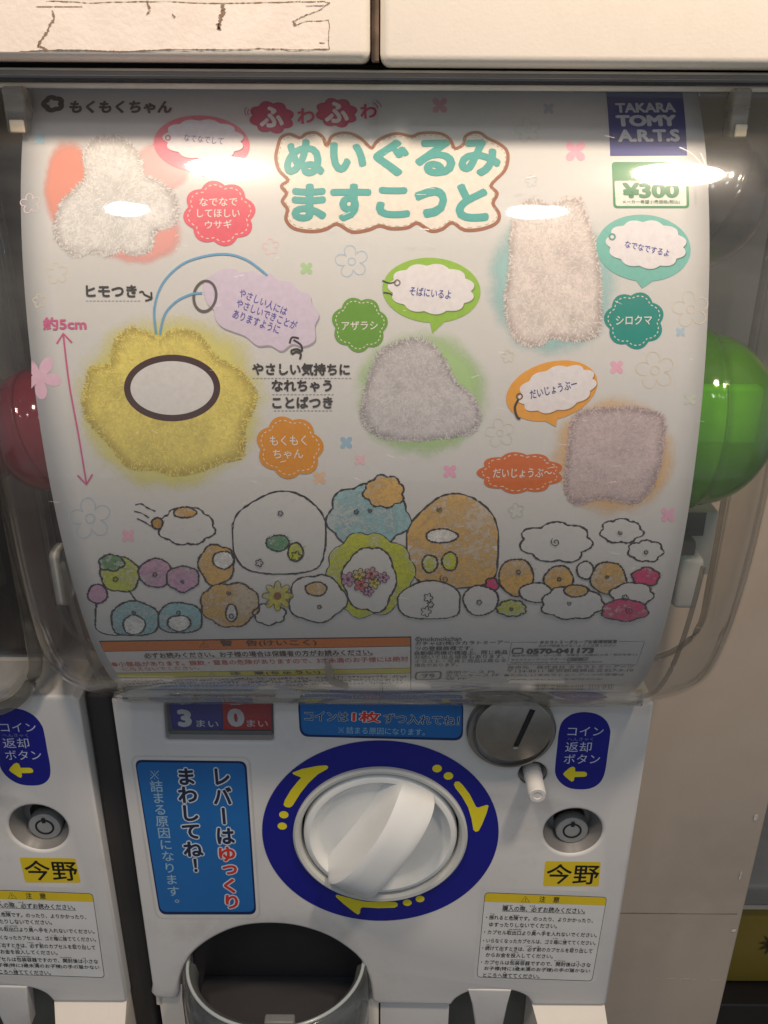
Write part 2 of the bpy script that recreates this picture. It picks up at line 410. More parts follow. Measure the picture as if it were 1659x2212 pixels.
# rack board behind the machines
rack = empty('rack_backboard', (.1, .075, 0), 'beige rack board behind and to the right of the capsule machines', 'rack board')
p1 = at(1611, 1950, .06); p2 = at(1550, 2208, .06)
xr = (p1.x + p2.x) / 2
box('board', -.9, xr, .06, .09, .30, 1.9, M_RACK, rack, .002)
box('seam_strip', .15, xr - .004, .0598, .0605, at(1450, 1973, .06).z - .0004, at(1450, 1973, .06).z + .0004, plain('scuffed_seam', (.24, .19, .15), .6, .3, 80), rack)
mk = plain('scuff_white', (.70, .66, .60), .6, .2, 200)
for (px, py, wx, hz) in [(1420, 2113, 5, .5), (1450, 2114, 14, .6), (1483, 2114, 9, .9), (1500, 2115, 6, .6), (1545, 2117, 12, .5), (1585, 2010, 5, 4), (1633, 1765, 4, 9), (1600, 1890, 1.5, 12), (1470, 2115, 3, 1.2)]:
    p = at(px, py, .0594); k = .00030
    q = [(p.x + rnd.uniform(-.3, .3) * k + wx * k * a, .0594, p.z + hz * k * b + rnd.uniform(-.4, .4) * k) for a, b in ((-1, -1), (0, -1.2), (1, -.6), (1, .8), (.2, 1), (-1, .7))]
    b_ = bmesh.new(); b_.faces.new([b_.verts.new(v) for v in q]); frombm('scuff_mark', b_, mk, rack)

# things beyond the rack, bottom right
g = empty('yellow_crate', (.6, .55, .1), 'yellow crate with a black spiky mark under a grey lid, beyond the rack edge', 'crate')
Yc = .42
pa, pb, pc, pd = at(1600, 1898, Yc), at(1600, 1957, Yc), at(1600, 2122, Yc), at(1600, 2122, Yc)
box('bin_body', .36, 1.0, Yc, Yc + .35, pc.z, pb.z, plain('mustard_plastic', (.24, .175, .022), .5, .1, 20, dirt=(.2, .13, .03), dscale=20, damt=.4), g, .004)
box('lid', .35, 1.02, Yc - .012, Yc + .36, pb.z + .006, pa.z, M_GREYP, g, .006)
box('lid_trim', .35, 1.02, Yc - .014, Yc - .0125, pb.z + .010, pb.z + .016, plain('trim_silver', (.6, .58, .52), .3, .05, 50, metal=.6), g)
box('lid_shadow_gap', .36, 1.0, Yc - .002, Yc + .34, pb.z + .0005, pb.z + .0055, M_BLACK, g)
b_ = bmesh.new(); c0 = at(1668, 2040, Yc - .001)
for k in range(9):
    a = 2 * pi * k / 9 + .2; r = rnd.uniform(.012, .024)
    b_.faces.new([b_.verts.new((c0.x + x, Yc - .0012, c0.z + z)) for x, z in ((.006 * cos(a - .6), .006 * sin(a - .6)), (r * cos(a), r * sin(a)), (.006 * cos(a + .6), .006 * sin(a + .6)))])
frombm('spiky_mark', b_, plain('mark_brown', (.05, .035, .012), .5), g)
g = box('counter_base', .3, 1.2, Yc - .03, Yc + .4, .05, pc.z - .004, plain('dark_base', (.016, .012, .010), .5, .2, 10), None, .003)
tag(g, 'dark base cabinet under the yellow crate at the right edge', 'cabinet')

# ============================================================ MACHINE BUILDER
def curve_plate(name, outer, holes, Y0, Y1, mat, parent, bev=.0015):
    """plate with holes cut through, front face on Y0, back on Y1"""
    cu = bpy.data.curves.new('p', 'CURVE'); cu.dimensions = '2D'; cu.fill_mode = 'BOTH'
    cu.extrude = (Y1 - Y0) / 2 - bev; cu.bevel_depth = bev; cu.bevel_resolution = 3; cu.offset = -bev
    for loop in [outer] + holes:
        s = cu.splines.new('POLY'); s.points.add(len(loop) - 1); s.use_cyclic_u = True
        for i, p in enumerate(loop): s.points[i].co = (p[0], p[1], 0, 1)
    o = bpy.data.objects.new('p', cu); COL.objects.link(o)
    me = bpy.data.meshes.new_from_object(o.evaluated_get(bpy.context.evaluated_depsgraph_get())); bpy.data.objects.remove(o)
    for v in me.vertices: v.co = (v.co.x, (Y0 + Y1) / 2 - v.co.z, v.co.y)
    bm = bmesh.new(); bm.from_mesh(me); bmesh.ops.remove_doubles(bm, verts=bm.verts, dist=1e-6)
    o = frombm(name, bm, mat, parent); o.data.shade_smooth(); o.data.set_sharp_from_angle(angle=radians(35)); return o
def circ(c, r, n=64): return [(c.x + r * cos(2 * pi * i / n), c.z + r * sin(2 * pi * i / n)) for i in range(n)]
def pz(px, py, Y=0.0):
    p = at(px, py, Y); return (p.x, p.z)

KC = at(820, 1788); KC = Vector((-.0008, 0, .8717))
def komejirushi(x, y, r, m, parent):        # the reference mark: a cross with four dots
    lines(PAN, [[(x - r, y - r), (x + r, y + r)], [(x + r, y - r), (x - r, y + r)]] + [[(x + a * r - r * .14, y + b * r), (x + a * r + r * .14, y + b * r)] for a, b in ((0, -.85), (0, .85), (-.85, 0), (.85, 0))], r * .2, 5, m, parent, 'reference_mark', smooth=False)
def build_machine(label, group):
    R = empty('capsule_machine', (0, .1, .72), label, 'capsule machine', group)
    zb = at(600, 2160).z
    # ---- outline of the front panel (arch open at its foot), all on Y = 0
    xl, xrr, zt = -.1425, .1425, .9655
    zbr = at(1200, 2172).z
    arch = [pz(*p) for p in catmull([(804, 2163), (799, 2122), (780, 2078), (745, 2046), (700, 2020), (640, 2002), (580, 1997), (520, 2003), (470, 2022), (430, 2048), (405, 2075), (390, 2111), (387, 2146)], False, 6)]
    small = [pz(*p) for p in catmull([(1150, 2172), (1138, 2155), (1110, 2143), (1062, 2138), (1015, 2144), (987, 2158), (975, 2172)], False, 5)]
    outer = [(xl + .003, zt), (xrr - .003, zt), (xrr, zt - .003)] + [(xrr, zbr + .002), (xrr - .002, zbr)] + [small[0]] + small[1:] + [(arch[0][0] + .004, zbr)] + arch + [pz(384, 2156), pz(372, 2159), pz(335, 2156), pz(326, 2146)] + [(xl, pz(322, 2130)[1]), (xl, zt - .003)]
    cw = [pz(*p) for p in rrect([(352, 1518), (589, 1520), (591, 1604), (357, 1602)], 8)]
    bh = at(1151, 1672); kh = at(1238, 1798)
    holes = [cw, circ(KC, .0458), circ(bh, .0074), circ(kh, .0165)]
    P = curve_plate('front_panel', outer, holes, 0.0, .034, M_WHITE, R, .0022)
    # body behind
    box('body_shell', -.146, .146, .036, .30, .60, .9635, M_WHITE, R, .004)
    # chute cavity
    box('chute_back', -.125, .012, .0345, .0355, .66, at(600, 1990).z + .012, M_DARK, R)
    # ---- counter window
    cx0, cx1 = pz(352, 1560)[0] - .002, pz(590, 1560)[0] + .002; cz0, cz1 = pz(470, 1606)[1] - .001, .962
    box('counter_tray', cx0, cx1, .0075, .012, cz0, cz1, M_GREYP, R)
    S2 = Flat(.0060)
    cb = fillpoly(S2, [(362, 1500), (478, 1500), (482, 1575), (372, 1574)], 0, ink(52, 52, 150), R, 'blue_count_card')
    cr = fillpoly(S2, [(479, 1500), (586, 1500), (586, 1576), (483, 1575)], 0, ink(196, 28, 36), R, 'red_count_card')
    wt = ink(225, 225, 225)
    text(S2, '3', (383, 1551), (414, 1551), 38, 2, wt, cb, .06)
    text(S2, 'まい', (424, 1562), (472, 1564), 15, 2, wt, cb, .01)
    text(S2, '0', (491, 1550), (528, 1550), 40, 2, wt, cr, .06)
    text(S2, 'まい', (533, 1562), (579, 1563), 15, 2, wt, cr, .01)
    S3 = Flat(.0062)
    fillpoly(S3, [(368, 1578), (588, 1579), (588, 1590), (370, 1589)], 0, ink(118, 122, 122), R, 'card_rail')
    fillpoly(Flat(.0020), [(353, 1518), (589, 1519), (591, 1603), (357, 1602)], 0, clear('counter_pane', (.82, .82, .82), .05, .10, (.3, .3, .3)), R, 'window_pane')
    # ---- coin instruction sign
    sg = fillpoly(PAN, rrect([(643, 1508), (1001, 1511), (1000, 1600), (648, 1591)], 20), 1, ink(14, 48, 96), R, 'coin_sign')
    fillpoly(PAN, rrect([(647, 1508), (998, 1511), (997, 1594), (652, 1586)], 18), 2, M_BLUE, sg, 'sign_face')
    txt2(PAN, 'コインは', (658, 1546), (752, 1548), 20, sg, (38, 52, 80), (190, 205, 215), .012, .05)
    txt2(PAN, '1枚', (761, 1547), (822, 1549), 24, sg, (214, 62, 48), (225, 225, 220), .03, .07)
    txt2(PAN, 'ずつ入れてね！', (829, 1551), (992, 1557), 21, sg, (38, 52, 80), (190, 205, 215), .012, .05)
    komejirushi(737, 1576.5, 6, ink(140, 180, 205), sg)
    text(PAN, '詰まる原因になります。', (748, 1576.5), (918, 1581), 15, 4, ink(140, 180, 205), sg, .01)
    # ---- blue lever sign with raised rim
    lc = [(291, 1641), (532, 1644), (554, 1975), (345, 1975)]
    rim = catmull(rrect([(283, 1633), (539, 1636), (562, 1984), (338, 1984)], 18, 5), True, 1)
    lines(PAN, [rim], 3, 1, plain('moulded_edge', (.58, .56, .53), .5), R, 'moulded_rim', closed=True, smooth=False, wm=.0011)
    lv = fillpoly(PAN, rrect(lc, 16), 2, ink(12, 36, 84), R, 'lever_sign')
    fillpoly(PAN, rrect([(294, 1646), (528, 1648), (550, 1969), (347, 1969)], 14), 3, M_BLUE, lv, 'sign_face')
    for t, a, b, wp, c in [('レバーは', (476, 1655), (488, 1826), 42, (34, 42, 70)), ('ゆっくり', (488, 1826), (503, 1964), 42, (205, 52, 42)), ('まわしてね', (400, 1657), (419, 1853), 44, (34, 42, 70)), ('！', (421, 1850), (424, 1886), 40, (34, 42, 70))]:
        vtext(PAN, t, a, b, wp, 5, ink(205, 214, 222), lv, .10)
        vtext(PAN, t, a, b, wp, 6, ink(*c), lv, .035)
    komejirushi(334, 1673, 9, ink(150, 182, 205), lv)
    vtext(PAN, '詰まる原因になります。', (336, 1685), (381, 1962), 29, 5, ink(150, 182, 205), lv, .012)
    # ---- dial ring
    dr = lathe('dial_ring', KC.x, KC.z, [(.0470, -.0002), (.0668, -.0002)], M_NAVY, R, 128)
    dr.data.polygons.foreach_set('use_smooth', [False] * len(dr.data.polygons))
    Z1 = lambda x, y: ((800 + x / 2.0232) / 1.47556, (2320 + y / 2.0232) / 1.47556)
    for pts in [[(268, 285), (300, 275), (400, 252), (480, 240), (498, 246), (498, 262), (440, 300), (380, 345), (345, 382), (345, 360), (360, 335), (345, 310), (320, 322), (300, 305)]]: pass
    A1 = [(268, 286), (330, 262), (430, 243), (485, 239), (499, 248), (492, 263), (430, 298), (370, 355), (318, 420), (268, 500), (250, 511), (225, 508), (210, 494), (218, 465), (255, 402), (296, 350), (325, 318), (290, 304), (272, 296)]
    A2 = [(1308, 362), (1318, 345), (1340, 343), (1362, 362), (1410, 425), (1450, 505), (1464, 512), (1520, 494), (1532, 500), (1520, 545), (1490, 620), (1468, 662), (1448, 668), (1434, 655), (1422, 585), (1400, 510), (1360, 440), (1318, 385)]
    A3 = [(545, 1080), (556, 1073), (610, 1088), (680, 1106), (740, 1118), (930, 1120), (947, 1130), (944, 1148), (925, 1157), (820, 1160), (716, 1154), (706, 1165), (703, 1192), (690, 1202), (670, 1190), (600, 1135), (552, 1092)]
    for A in (A1, A2, A3): fillpoly(PAN, [Z1(*p) for p in A], 5, M_YEL, dr, 'turn_arrow')
    for (x, y) in [(212, 558), (202, 631), (1200, 260), (1273, 308), (1008, 1125), (1090, 1101)]:
        c = PAN.uv(*Z1(x, y)); fillpoly(PAN, [(c.x + .00262 * cos(2 * pi * i / 24), c.y + .00262 * sin(2 * pi * i / 24)) for i in range(24)], 5, M_YEL, dr, 'dot', raw=True)
    # ---- knob
    kb = lathe('knob', KC.x, KC.z, [(.0435, .010), (.0435, .001), (.0428, -.0010), (.0415, -.0020), (.0398, -.0022), (.0384, -.0012), (.0372, .0008), (.034, .0022), (.025, .0012), (.012, .0003), (.0001, .0)], M_IVORY, R, 128)
    lathe('bezel', KC.x, KC.z, [(.0492, 0.0), (.0492, -.0020), (.0480, -.0030), (.0462, -.0026), (.0452, -.0008), (.0446, .004), (.0446, .012)], M_BEZEL, kb, 128)
    lathe('knob_well', KC.x, KC.z, [(.0447, .0115), (.042, .0115)], M_BLACK, kb, 96)
    # grip bar: lofted from foot to crest
    bm = bmesh.new(); n = 72; rows = []
    for i in range(n + 1):
        s = -cos(pi * i / n); x_ = s * .0418
        arc = max(0.0, 1 - abs(s) ** 2.5) ** .55
        endw = max(0.0, 1 - abs(s) ** 14) ** .5
        wt_ = (.0102 + .0014 * s * s) * (.72 + .28 * endw); wb_ = wt_ + .0012 + .0058 * arc
        hgt = .0010 + .0245 * arc
        sec = []
        for t, hh in [(-1, 0), (-.80, .12), (-.62, .34), (-.50, .60), (-.42, .86), (-.385, .955), (-.33, .99), (-.2, 1.0), (0, 1.004), (.2, 1.0), (.33, .99), (.385, .955), (.42, .86), (.50, .60), (.62, .34), (.80, .12), (1, 0)]:
            q = min(1, (abs(t) - .385) / .615) if abs(t) > .385 else 0
            u = (wt_ * abs(t) / .385) if abs(t) <= .385 else wt_ + (wb_ - wt_) * q
            sec.append((x_, math.copysign(u, t), hgt * hh))
        rows.append(sec)
    ga = radians(59)
    for sec in rows:
        for (a, b, h_) in sec:
            bm.verts.new((KC.x + a * cos(ga) - b * sin(ga) * -1 * -1, .002 - h_, KC.z + a * sin(ga) + b * cos(ga)))
    bm.verts.ensure_lookup_table(); k = 17
    for i in range(n):
        for j in range(k - 1): bm.faces.new([bm.verts[i * k + j], bm.verts[i * k + j + 1], bm.verts[(i + 1) * k + j + 1], bm.verts[(i + 1) * k + j]])
    bm.faces.new([bm.verts[j] for j in range(k)]); bm.faces.new([bm.verts[n * k + j] for j in range(k)][::-1])
    gp = frombm('grip', bm, M_IVORY, kb, True)
    gp.data.set_sharp_from_angle(angle=radians(42))
    # ---- coin slot
    cc = at(1103, 1573)
    cs = lathe('coin_slot', cc.x, cc.z, [(.0236, 0), (.0236, -.0030), (.0228, -.0042), (.0205, -.0042), (.0203, -.0060)], M_STEEL, R, 96)
    c2 = at(1111, 1579, -.0095)
    lathe('coin_plate', c2.x, c2.z, [(.0201, -.0035), (.0199, -.0088), (.0190, -.0095), (.0001, -.0095)], M_STEEL, cs, 96)
    S4 = Flat(-.0096)
    a, b = S4.uv(1151, 1533), S4.uv(1115, 1611); d = (b - a).normalized(); nn = Vector((-d.y, d.x)) * .0015
    sl = fillpoly(S4, [a + nn, b + nn * .9, b + d * .0007, b - nn * .9, a - nn], 0, M_BLACK, cs, 'slot', raw=True)
    b_ = bmesh.new()
    e = b + d * .0012
    vs = [b_.verts.new((e.x + .0014 * cos(t), -.0097 - .0003, e.y + .0007 * sin(t))) for t in [2 * pi * i / 12 for i in range(12)]]
    b_.faces.new(vs); frombm('slot_lip', b_, M_LOCK, cs)
    # ---- return pill label
    Z2 = lambda x, y: (1003.0 + x / 3.9486, 1504.5 + y / 3.9486)
    pill = [(1040, 133), (1130, 150), (1205, 200), (1242, 275), (1243, 340), (1222, 490), (1200, 640), (1160, 730), (1085, 780), (990, 792), (890, 778), (815, 728), (776, 655), (778, 560), (792, 430), (806, 300), (835, 215), (900, 160), (970, 137)]
    pl = fillpoly(PAN, [tuple(p) for p in catmull([Z2(*p) for p in pill], True, 4)], 1, M_NAVY, R, 'coin_return_label')
    lw = ink(200, 205, 225)
    text(PAN, 'コイン', Z2(882, 296), Z2(1187, 296), 19, 2, lw, pl)
    text(PAN, 'へんきゃく', Z2(880, 364), Z2(1100, 364), 7.5, 2, ink(130, 135, 180), pl)
    text(PAN, '返却', Z2(862, 430), Z2(1085, 430), 21.5, 2, lw, pl)
    text(PAN, 'ボタン', Z2(850, 532), Z2(1157, 532), 20, 2, lw, pl)
    ar = [(842, 660), (858, 640), (900, 606), (925, 597), (944, 606), (946, 640), (1025, 640), (1042, 648), (1047, 662), (1040, 678), (1022, 684), (940, 686), (934, 716), (916, 725), (898, 714), (856, 678)]
    fillpoly(PAN, [Z2(*p) for p in ar], 2, M_YEL, pl, 'arrow')
    # ---- return button
    bc = at(1151, 1672)
    lathe('button_well', bc.x, bc.z, [(.0075, .0005), (.0075, .018), (.0001, .018)], M_DARK, R, 48)
    lathe('return_button', bc.x, bc.z, [(.0050, .017), (.0050, -.003), (.0048, -.0032), (.0048, -.0160), (.0042, -.0170), (.0024, -.0170), (.0022, -.0166), (.0001, -.0166)], M_WHITE, R, 48)
    # ---- lock
    lk = lathe('lock_dish', kh.x, kh.z, [(.0166, .0012), (.0155, .0035), (.0125, .0095), (.0122, .0125), (.009, .0125)], M_GREYP2, R, 72)
    k2 = at(1236, 1795, .0056)
    lathe('lock_face', k2.x, k2.z, [(.0093, .0118), (.0093, .0066), (.0089, .0060), (.0001, .0060)], M_LOCK, lk, 72)
    S5 = Flat(.0058)
    kc_ = S5.uv(1236, 1795)
    lines(S5, [[(kc_.x + .0049 * cos(2 * pi * i / 36), kc_.y + .0049 * sin(2 * pi * i / 36)) for i in range(36)]], 0, 0, M_BLACK, lk, 'key_ring', closed=True, smooth=False, raw=True, wm=.00115)
    fillpoly(S5, [(kc_.x - .0010, kc_.y + .0030), (kc_.x + .0010, kc_.y + .0030), (kc_.x + .0012, kc_.y + .0062), (kc_.x, kc_.y + .0070), (kc_.x - .0012, kc_.y + .0062)], 1, M_BLACK, lk, 'key_notch', raw=True)
    # ---- name sticker
    ns = fillpoly(PAN, rrect([(1177.5, 1860), (1298, 1862), (1293, 1914.5), (1173, 1914)], 4, 3), 1, M_LYEL, R, 'name_sticker')
    text(PAN, '今野', (1180, 1887.5), (1294, 1889), 43, 2, ink(22, 20, 18), ns, .012)
    # ---- caution label
    Z3 = lambda x, y: (1003.0 + x / 3.9486, 1816.3 + y / 3.9486)
    cl = fillpoly(PAN, [Z3(*p) for p in [(143, 400), (1250, 438), (1120, 1217), (73, 1182)]], 1, plain('label_margin', (.66, .64, .61), .35), R, 'caution_label')
    fillpoly(PAN, rrect([Z3(*p) for p in [(175, 438), (1218, 478), (1090, 1197), (105, 1162)]], 9), 2, ink(62, 58, 66), cl, 'border_line')
    fillpoly(PAN, rrect([Z3(*p) for p in [(179, 443), (1213, 482), (1086, 1191), (110, 1157)]], 8), 3, M_LABELW, cl, 'label_face')
    yb = rrect([Z3(*p) for p in [(179, 443), (1213, 482), (1201, 548), (172, 517)]], 8)
    fillpoly(PAN, yb[:14] + [Z3(1201, 548), Z3(172, 517)], 4, M_LYEL, cl, 'yellow_header')
    bk = ink(46, 43, 42)
    tri = [Z3(521, 468), Z3(556, 520), Z3(486, 517)]
    lines(PAN, [tri], 1.3, 5, bk, cl, 'warning_triangle', closed=True, smooth=False)
    text(PAN, '!', Z3(518, 502), Z3(524, 502), 8, 5, bk, cl)
    text(PAN, '注', Z3(640, 494), Z3(692, 496), 13, 5, bk, cl, .01)
    text(PAN, '意', Z3(757, 498), Z3(812, 500), 13, 5, bk, cl, .01)
    for s, x0, y0, x1, y1, h in [('購入の際、必ずお読みください。', 325, 572, 1030, 594, 11), ('・揺れると危険です。のったり、よりかかったり、', 185, 648, 1098, 678, 9.5), ('ゆすったりしないでください。', 212, 710, 790, 724, 9.5), ('・カプセル取出口より奥へ手を入れないでください。', 168, 774, 1130, 802, 9.5), ('・いらなくなったカプセルは、ゴミ箱に捨ててください。', 160, 846, 1120, 868, 9.5), ('・続けて出すときは、必ず前のカプセルを取り出して', 152, 910, 1092, 937, 9.5), ('からお金を投入してください。', 183, 968, 755, 982, 9.5), ('・カプセルは包装容器ですので、開封後は小さな', 142, 1030, 1078, 1056, 9.5), ('お子様(特に3歳未満のお子様)の手の届かない', 170, 1085, 1072, 1108, 9.5), ('ところへ捨ててください。', 160, 1140, 642, 1152, 9.5)]:
        text(PAN, s, Z3(x0, y0), Z3(x1, y1), h, 5, bk, cl, .012)
    lines(PAN, [[Z3(325, 596), Z3(1030, 620)]], 1, 5, bk, cl, 'underline', smooth=False)
    rb = bmesh.new()
    for s, x0, y0, n_ in [('r', 335, 548, 6), ('r', 480, 550, 2), ('r', 565, 552, 3), ('r', 738, 560, 1), ('r', 228, 620, 3), ('r', 420, 632, 4), ('r', 380, 752, 8), ('r', 590, 760, 2), ('r', 680, 765, 1), ('r', 760, 830, 3), ('r', 855, 835, 1), ('r', 195, 885, 3), ('r', 530, 895, 4), ('r', 625, 898, 2), ('r', 920, 910, 1), ('r', 995, 915, 1), ('r', 320, 940, 1), ('r', 410, 945, 4), ('r', 400, 1012, 9), ('r', 775, 1020, 7), ('r', 960, 1028, 2), ('r', 280, 1062, 1), ('r', 440, 1070, 2), ('r', 530, 1072, 3), ('r', 700, 1080, 1), ('r', 900, 1085, 1), ('r', 345, 1118, 1)]:
        for i in range(n_):
            c = PAN.uv(*Z3(x0 + i * 14, y0 + i * .3)); 
            for q in range(3):
                u, v = c.x + rnd.uniform(-.00035, .00035), c.y + rnd.uniform(-.0003, .0003)
                dx, dy = rnd.choice([(.00045, .00008), (.00008, .0004), (.0003, .0001)])
                rb.faces.new([rb.verts.new((u + a * dx, v + b * dy, 0)) for a, b in ((-1, -1), (1, -1), (1, 1), (-1, 1))])
    settle(rb, PAN, 5, 'ruby_text', ink(80, 76, 74), cl)['kind'] = 'stuff'
    # ---- foot of the machine: tray, flap, coin tray
    zf = at(600, 2172).z
    ft = curve_plate('tray_front', [(xl + .0035, zf + .0035), pz(387, 2140), pz(387, 2163), (pz(387, 2163)[0], .64), (xl + .0035, .64)], [[pz(*p) for p in [(333, 2158), (353, 2159), (352, 2184), (335, 2181)]]], .003, .03, M_CREAM, R, .0012)
    box('slot_well', xl + .004, pz(360, 2160)[0], .012, .013, .70, .75, plain('slot_brown', (.16, .12, .09), .6), R)
    x8, x9 = pz(806, 2170)[0], pz(821, 2170)[0]
    box('tray_post', x8 - .004, x9 - .0008, .0028, .03, .64, zf + .002, M_CREAM, R, .0012)
    ledge = [pz(821, 2168), (pz(972, 2168)[0], pz(821, 2168)[1]), (pz(972, 2168)[0], .64), (pz(821, 2168)[0] + .0006, .64)]
    curve_plate('lower_panel', ledge, [], .0026, .03, M_WHITE, R, .001)
    xm = pz(1150, 2175)[0]
    # bright cream step that sticks out below the caution label
    bm = bmesh.new()
    st = [(xm, .0015, zbr - .0008), (xrr - .001, .0015, zbr - .0008), (xrr, -.012, zbr - .011), (xm + .004, -.012, zbr - .011), (xm + .004, -.012, .64), (xrr, -.012, .64), (xm, .03, .64), (xrr, .03, .64), (xm, .03, zbr - .0008), (xrr - .001, .03, zbr - .0008)]
    v = [bm.verts.new(p) for p in st]
    for f in [(0, 1, 2, 3), (3, 2, 5, 4), (0, 3, 4, 6, 8), (1, 9, 7, 5, 2), (0, 8, 9, 1)]: bm.faces.new([v[i] for i in f])
    frombm('lower_step', bm, M_CREAM, R)
    ct = box('coin_tray_recess', pz(968, 2170)[0], pz(1152, 2170)[0], .022, .0225, .64, at(1060, 2130).z, plain('tray_grey', (.10, .10, .085), .45, .2, 30), R)
    fillp = [(1010, 2136), (1105, 2138), (1096, 2170), (1084, 2225), (1028, 2225), (1020, 2170)]
    pts = [pz(*p) for p in fillp]
    curve_plate('coin_tray_tongue', pts, [], -.0006, .010, M_WHITE, R, .0012)
    # smoked flap
    fc = Vector(((pz(405, 2085)[0] + pz(785, 2090)[0]) / 2, 0, .7655)); ra = (pz(785, 2090)[0] - pz(405, 2085)[0]) / 2; rb_ = .046
    vs, fs = [], []; n = 40
    for j, (zo, kk) in enumerate([(0, 1), (-.030, 1.03), (-.075, 1.0)]):
        for i in range(n + 1):
            a_ = pi * i / n; vs.append((fc.x - ra * kk * cos(a_), .004 - rb_ * kk * sin(a_), fc.z + zo))
    for j in range(2):
        for i in range(n): fs.append((j * (n + 1) + i, j * (n + 1) + i + 1, (j + 1) * (n + 1) + i + 1, (j + 1) * (n + 1) + i))
    fl = mesh('flap', vs, fs, M_SMOKE, R, True); sm = fl.modifiers.new('s', 'SOLIDIFY'); sm.thickness = .0022
    vs, fs = [], []
    for kk, zo in [(.985, -.002), (.93, -.004), (.90, -.012)]:
        for i in range(n + 1):
            a_ = pi * i / n; vs.append((fc.x - ra * kk * cos(a_), .004 - rb_ * (kk * kk) * sin(a_), fc.z + zo))
    for j in range(2):
        for i in range(n): fs.append((j * (n + 1) + i, j * (n + 1) + i + 1, (j + 1) * (n + 1) + i + 1, (j + 1) * (n + 1) + i))
    mesh('flap_collar', vs, fs, plain('collar_grey', (.10, .11, .108), .3, .05, 20), fl, True)
    P_ = [Vector((fc.x - ra * cos(pi * i / 40), .004 - rb_ * sin(pi * i / 40), fc.z + .0008)) for i in range(41)]
    tube('flap_rim', P_, .0011, plain('rim_pale', (.42, .45, .44), .2, .05, 40, coat=.6), fl)
    lt = at(605, 2196, -.044)
    box('flap_latch', lt.x - .0085, lt.x + .0085, -.049, -.043, lt.z - .014, lt.z + .0015, plain('latch_grey', (.16, .16, .15), .35), fl, .0012)
    box('chute_floor', fc.x - ra, fc.x + ra, -.03, .034, fc.z - .055, fc.z - .052, M_DARK, R)
    return R
def tube(name, P, r, mat, parent, n=10):
    vs, fs = [], []
    for i, p in enumerate(P):
        t = (P[min(i + 1, len(P) - 1)] - P[max(i - 1, 0)]).normalized()
        s = t.cross(Vector((0, 0, 1))) if abs(t.z) < .9 else t.cross(Vector((1, 0, 0)))
        s.normalize(); q = t.cross(s)
        for k in range(n): vs.append(p + s * (r * cos(2 * pi * k / n)) + q * (r * sin(2 * pi * k / n)))
    for i in range(len(P) - 1):
        for k in range(n): fs.append((i * n + k, i * n + (k + 1) % n, (i + 1) * n + (k + 1) % n, (i + 1) * n + k))
    fs.append(tuple(range(n))[::-1]); fs.append(tuple((len(P) - 1) * n + k for k in range(n)))
    return mesh(name, vs, fs, mat, parent, True)
def txt2(S, s, l, r, h, parent, c, co, b1, b2, lay=3):
    text(S, s, l, r, h, lay, ink(*co), parent, b2, ref=b1)
    text(S, s, l, r, h, lay + 1, ink(*c), parent, b1)
M_GREYP2 = plain('dish_grey', (.21, .20, .19), .35, .06, 40, spec=.5)

MACH = build_machine('white capsule machine in the centre with clear dome, blue dial ring and lever signs', 'capsule machines standing side by side')

# ---- second machine at the left edge: the same parts copied
def copy_tree(o, parent=None):
    c = o.copy(); COL.objects.link(c)
    if parent: c.parent = parent; c.matrix_parent_inverse = o.matrix_parent_inverse.copy()
    for ch in list(o.children): copy_tree(ch, c)
    return c
NEI = copy_tree(MACH)
NEI.location.x -= .302
NEI['label'] = 'white capsule machine cut off by the left edge, only its lock side showing'

# ============================================================ DOMES
def dome(parent, cx, hw, rc, zlow, zhigh, yback, off, shift=0, ycap=-.010):
    rows = []
    zs = np.linspace(zlow + .004, zhigh - .001, 74)
    yf = lambda z: min(prof(max(.972, z + shift)) - off, ycap)
    for k in range(6): rows.append((zlow, yback + (yf(zlow + .004) + .004 - yback) * k / 5))
    for z in zs: rows.append((float(z), yf(float(z))))
    rows.append((zhigh, yf(zhigh) + .003))
    for k in range(1, 5): rows.append((zhigh, yf(zhigh) + .003 + (yback - yf(zhigh) - .003) * k / 4))
    xs = []
    side = .031
    for k in range(17): a = pi / 2 * k / 16; xs.append((-(hw - side) - side * cos(a), sin(a)))
    m = 30
    for k in range(1, m): xs.append((-(hw - side) + 2 * (hw - side) * k / m, 1.0))
    for k in range(17): a = pi / 2 * (1 - k / 16); xs.append(((hw - side) + side * cos(a), sin(a)))
    vs, fs = [], []; nx = len(xs)
    for (z, y) in rows:
        dz = max(0, (zlow + rc) - z); sh = rc - sqrt(max(0, rc * rc - dz * dz)); q = (hw - sh) / hw
        for (x, g_) in xs: vs.append((cx + x * q, yback - (yback - y) * (.06 + .94 * g_), z))
    for i in range(len(rows) - 1):
        for j in range(nx - 1): fs.append((i * nx + j, i * nx + j + 1, (i + 1) * nx + j + 1, (i + 1) * nx + j))
    o = mesh('dome', vs, fs, M_DOME, parent, True)
    sm = o.modifiers.new('s', 'SOLIDIFY'); sm.thickness = .0016; sm.offset = 1
    return o, rows
D1, rows = dome(MACH, -.0005, .173, .036, .9672, 1.2575, .034, .005)
front = [r for r in rows if r[0] > .9695 and r[0] < 1.2574]
for s in (-1, 1):
    P_ = [Vector((s * .1345 - .0005 - (.004 if z < .985 else 0) * s * (.985 - z) / .015, y + .0012, z)) for z, y in front if z < 1.075]
    tube('dome_rib', P_, .0011, M_RIM, D1)
    P_ = [Vector((s * .1725, .031, 1.25)), Vector((s * .1725, .031, 1.1)), Vector((s * .1725, .031, 1.01))] + [Vector((s * (.1405 + .032 * cos(a)), .031, 1.0 - .030 * sin(a))) for a in [pi / 2 * k / 8 for k in range(9)]]
    tube('back_flange', P_, .0016, M_RIM, D1)
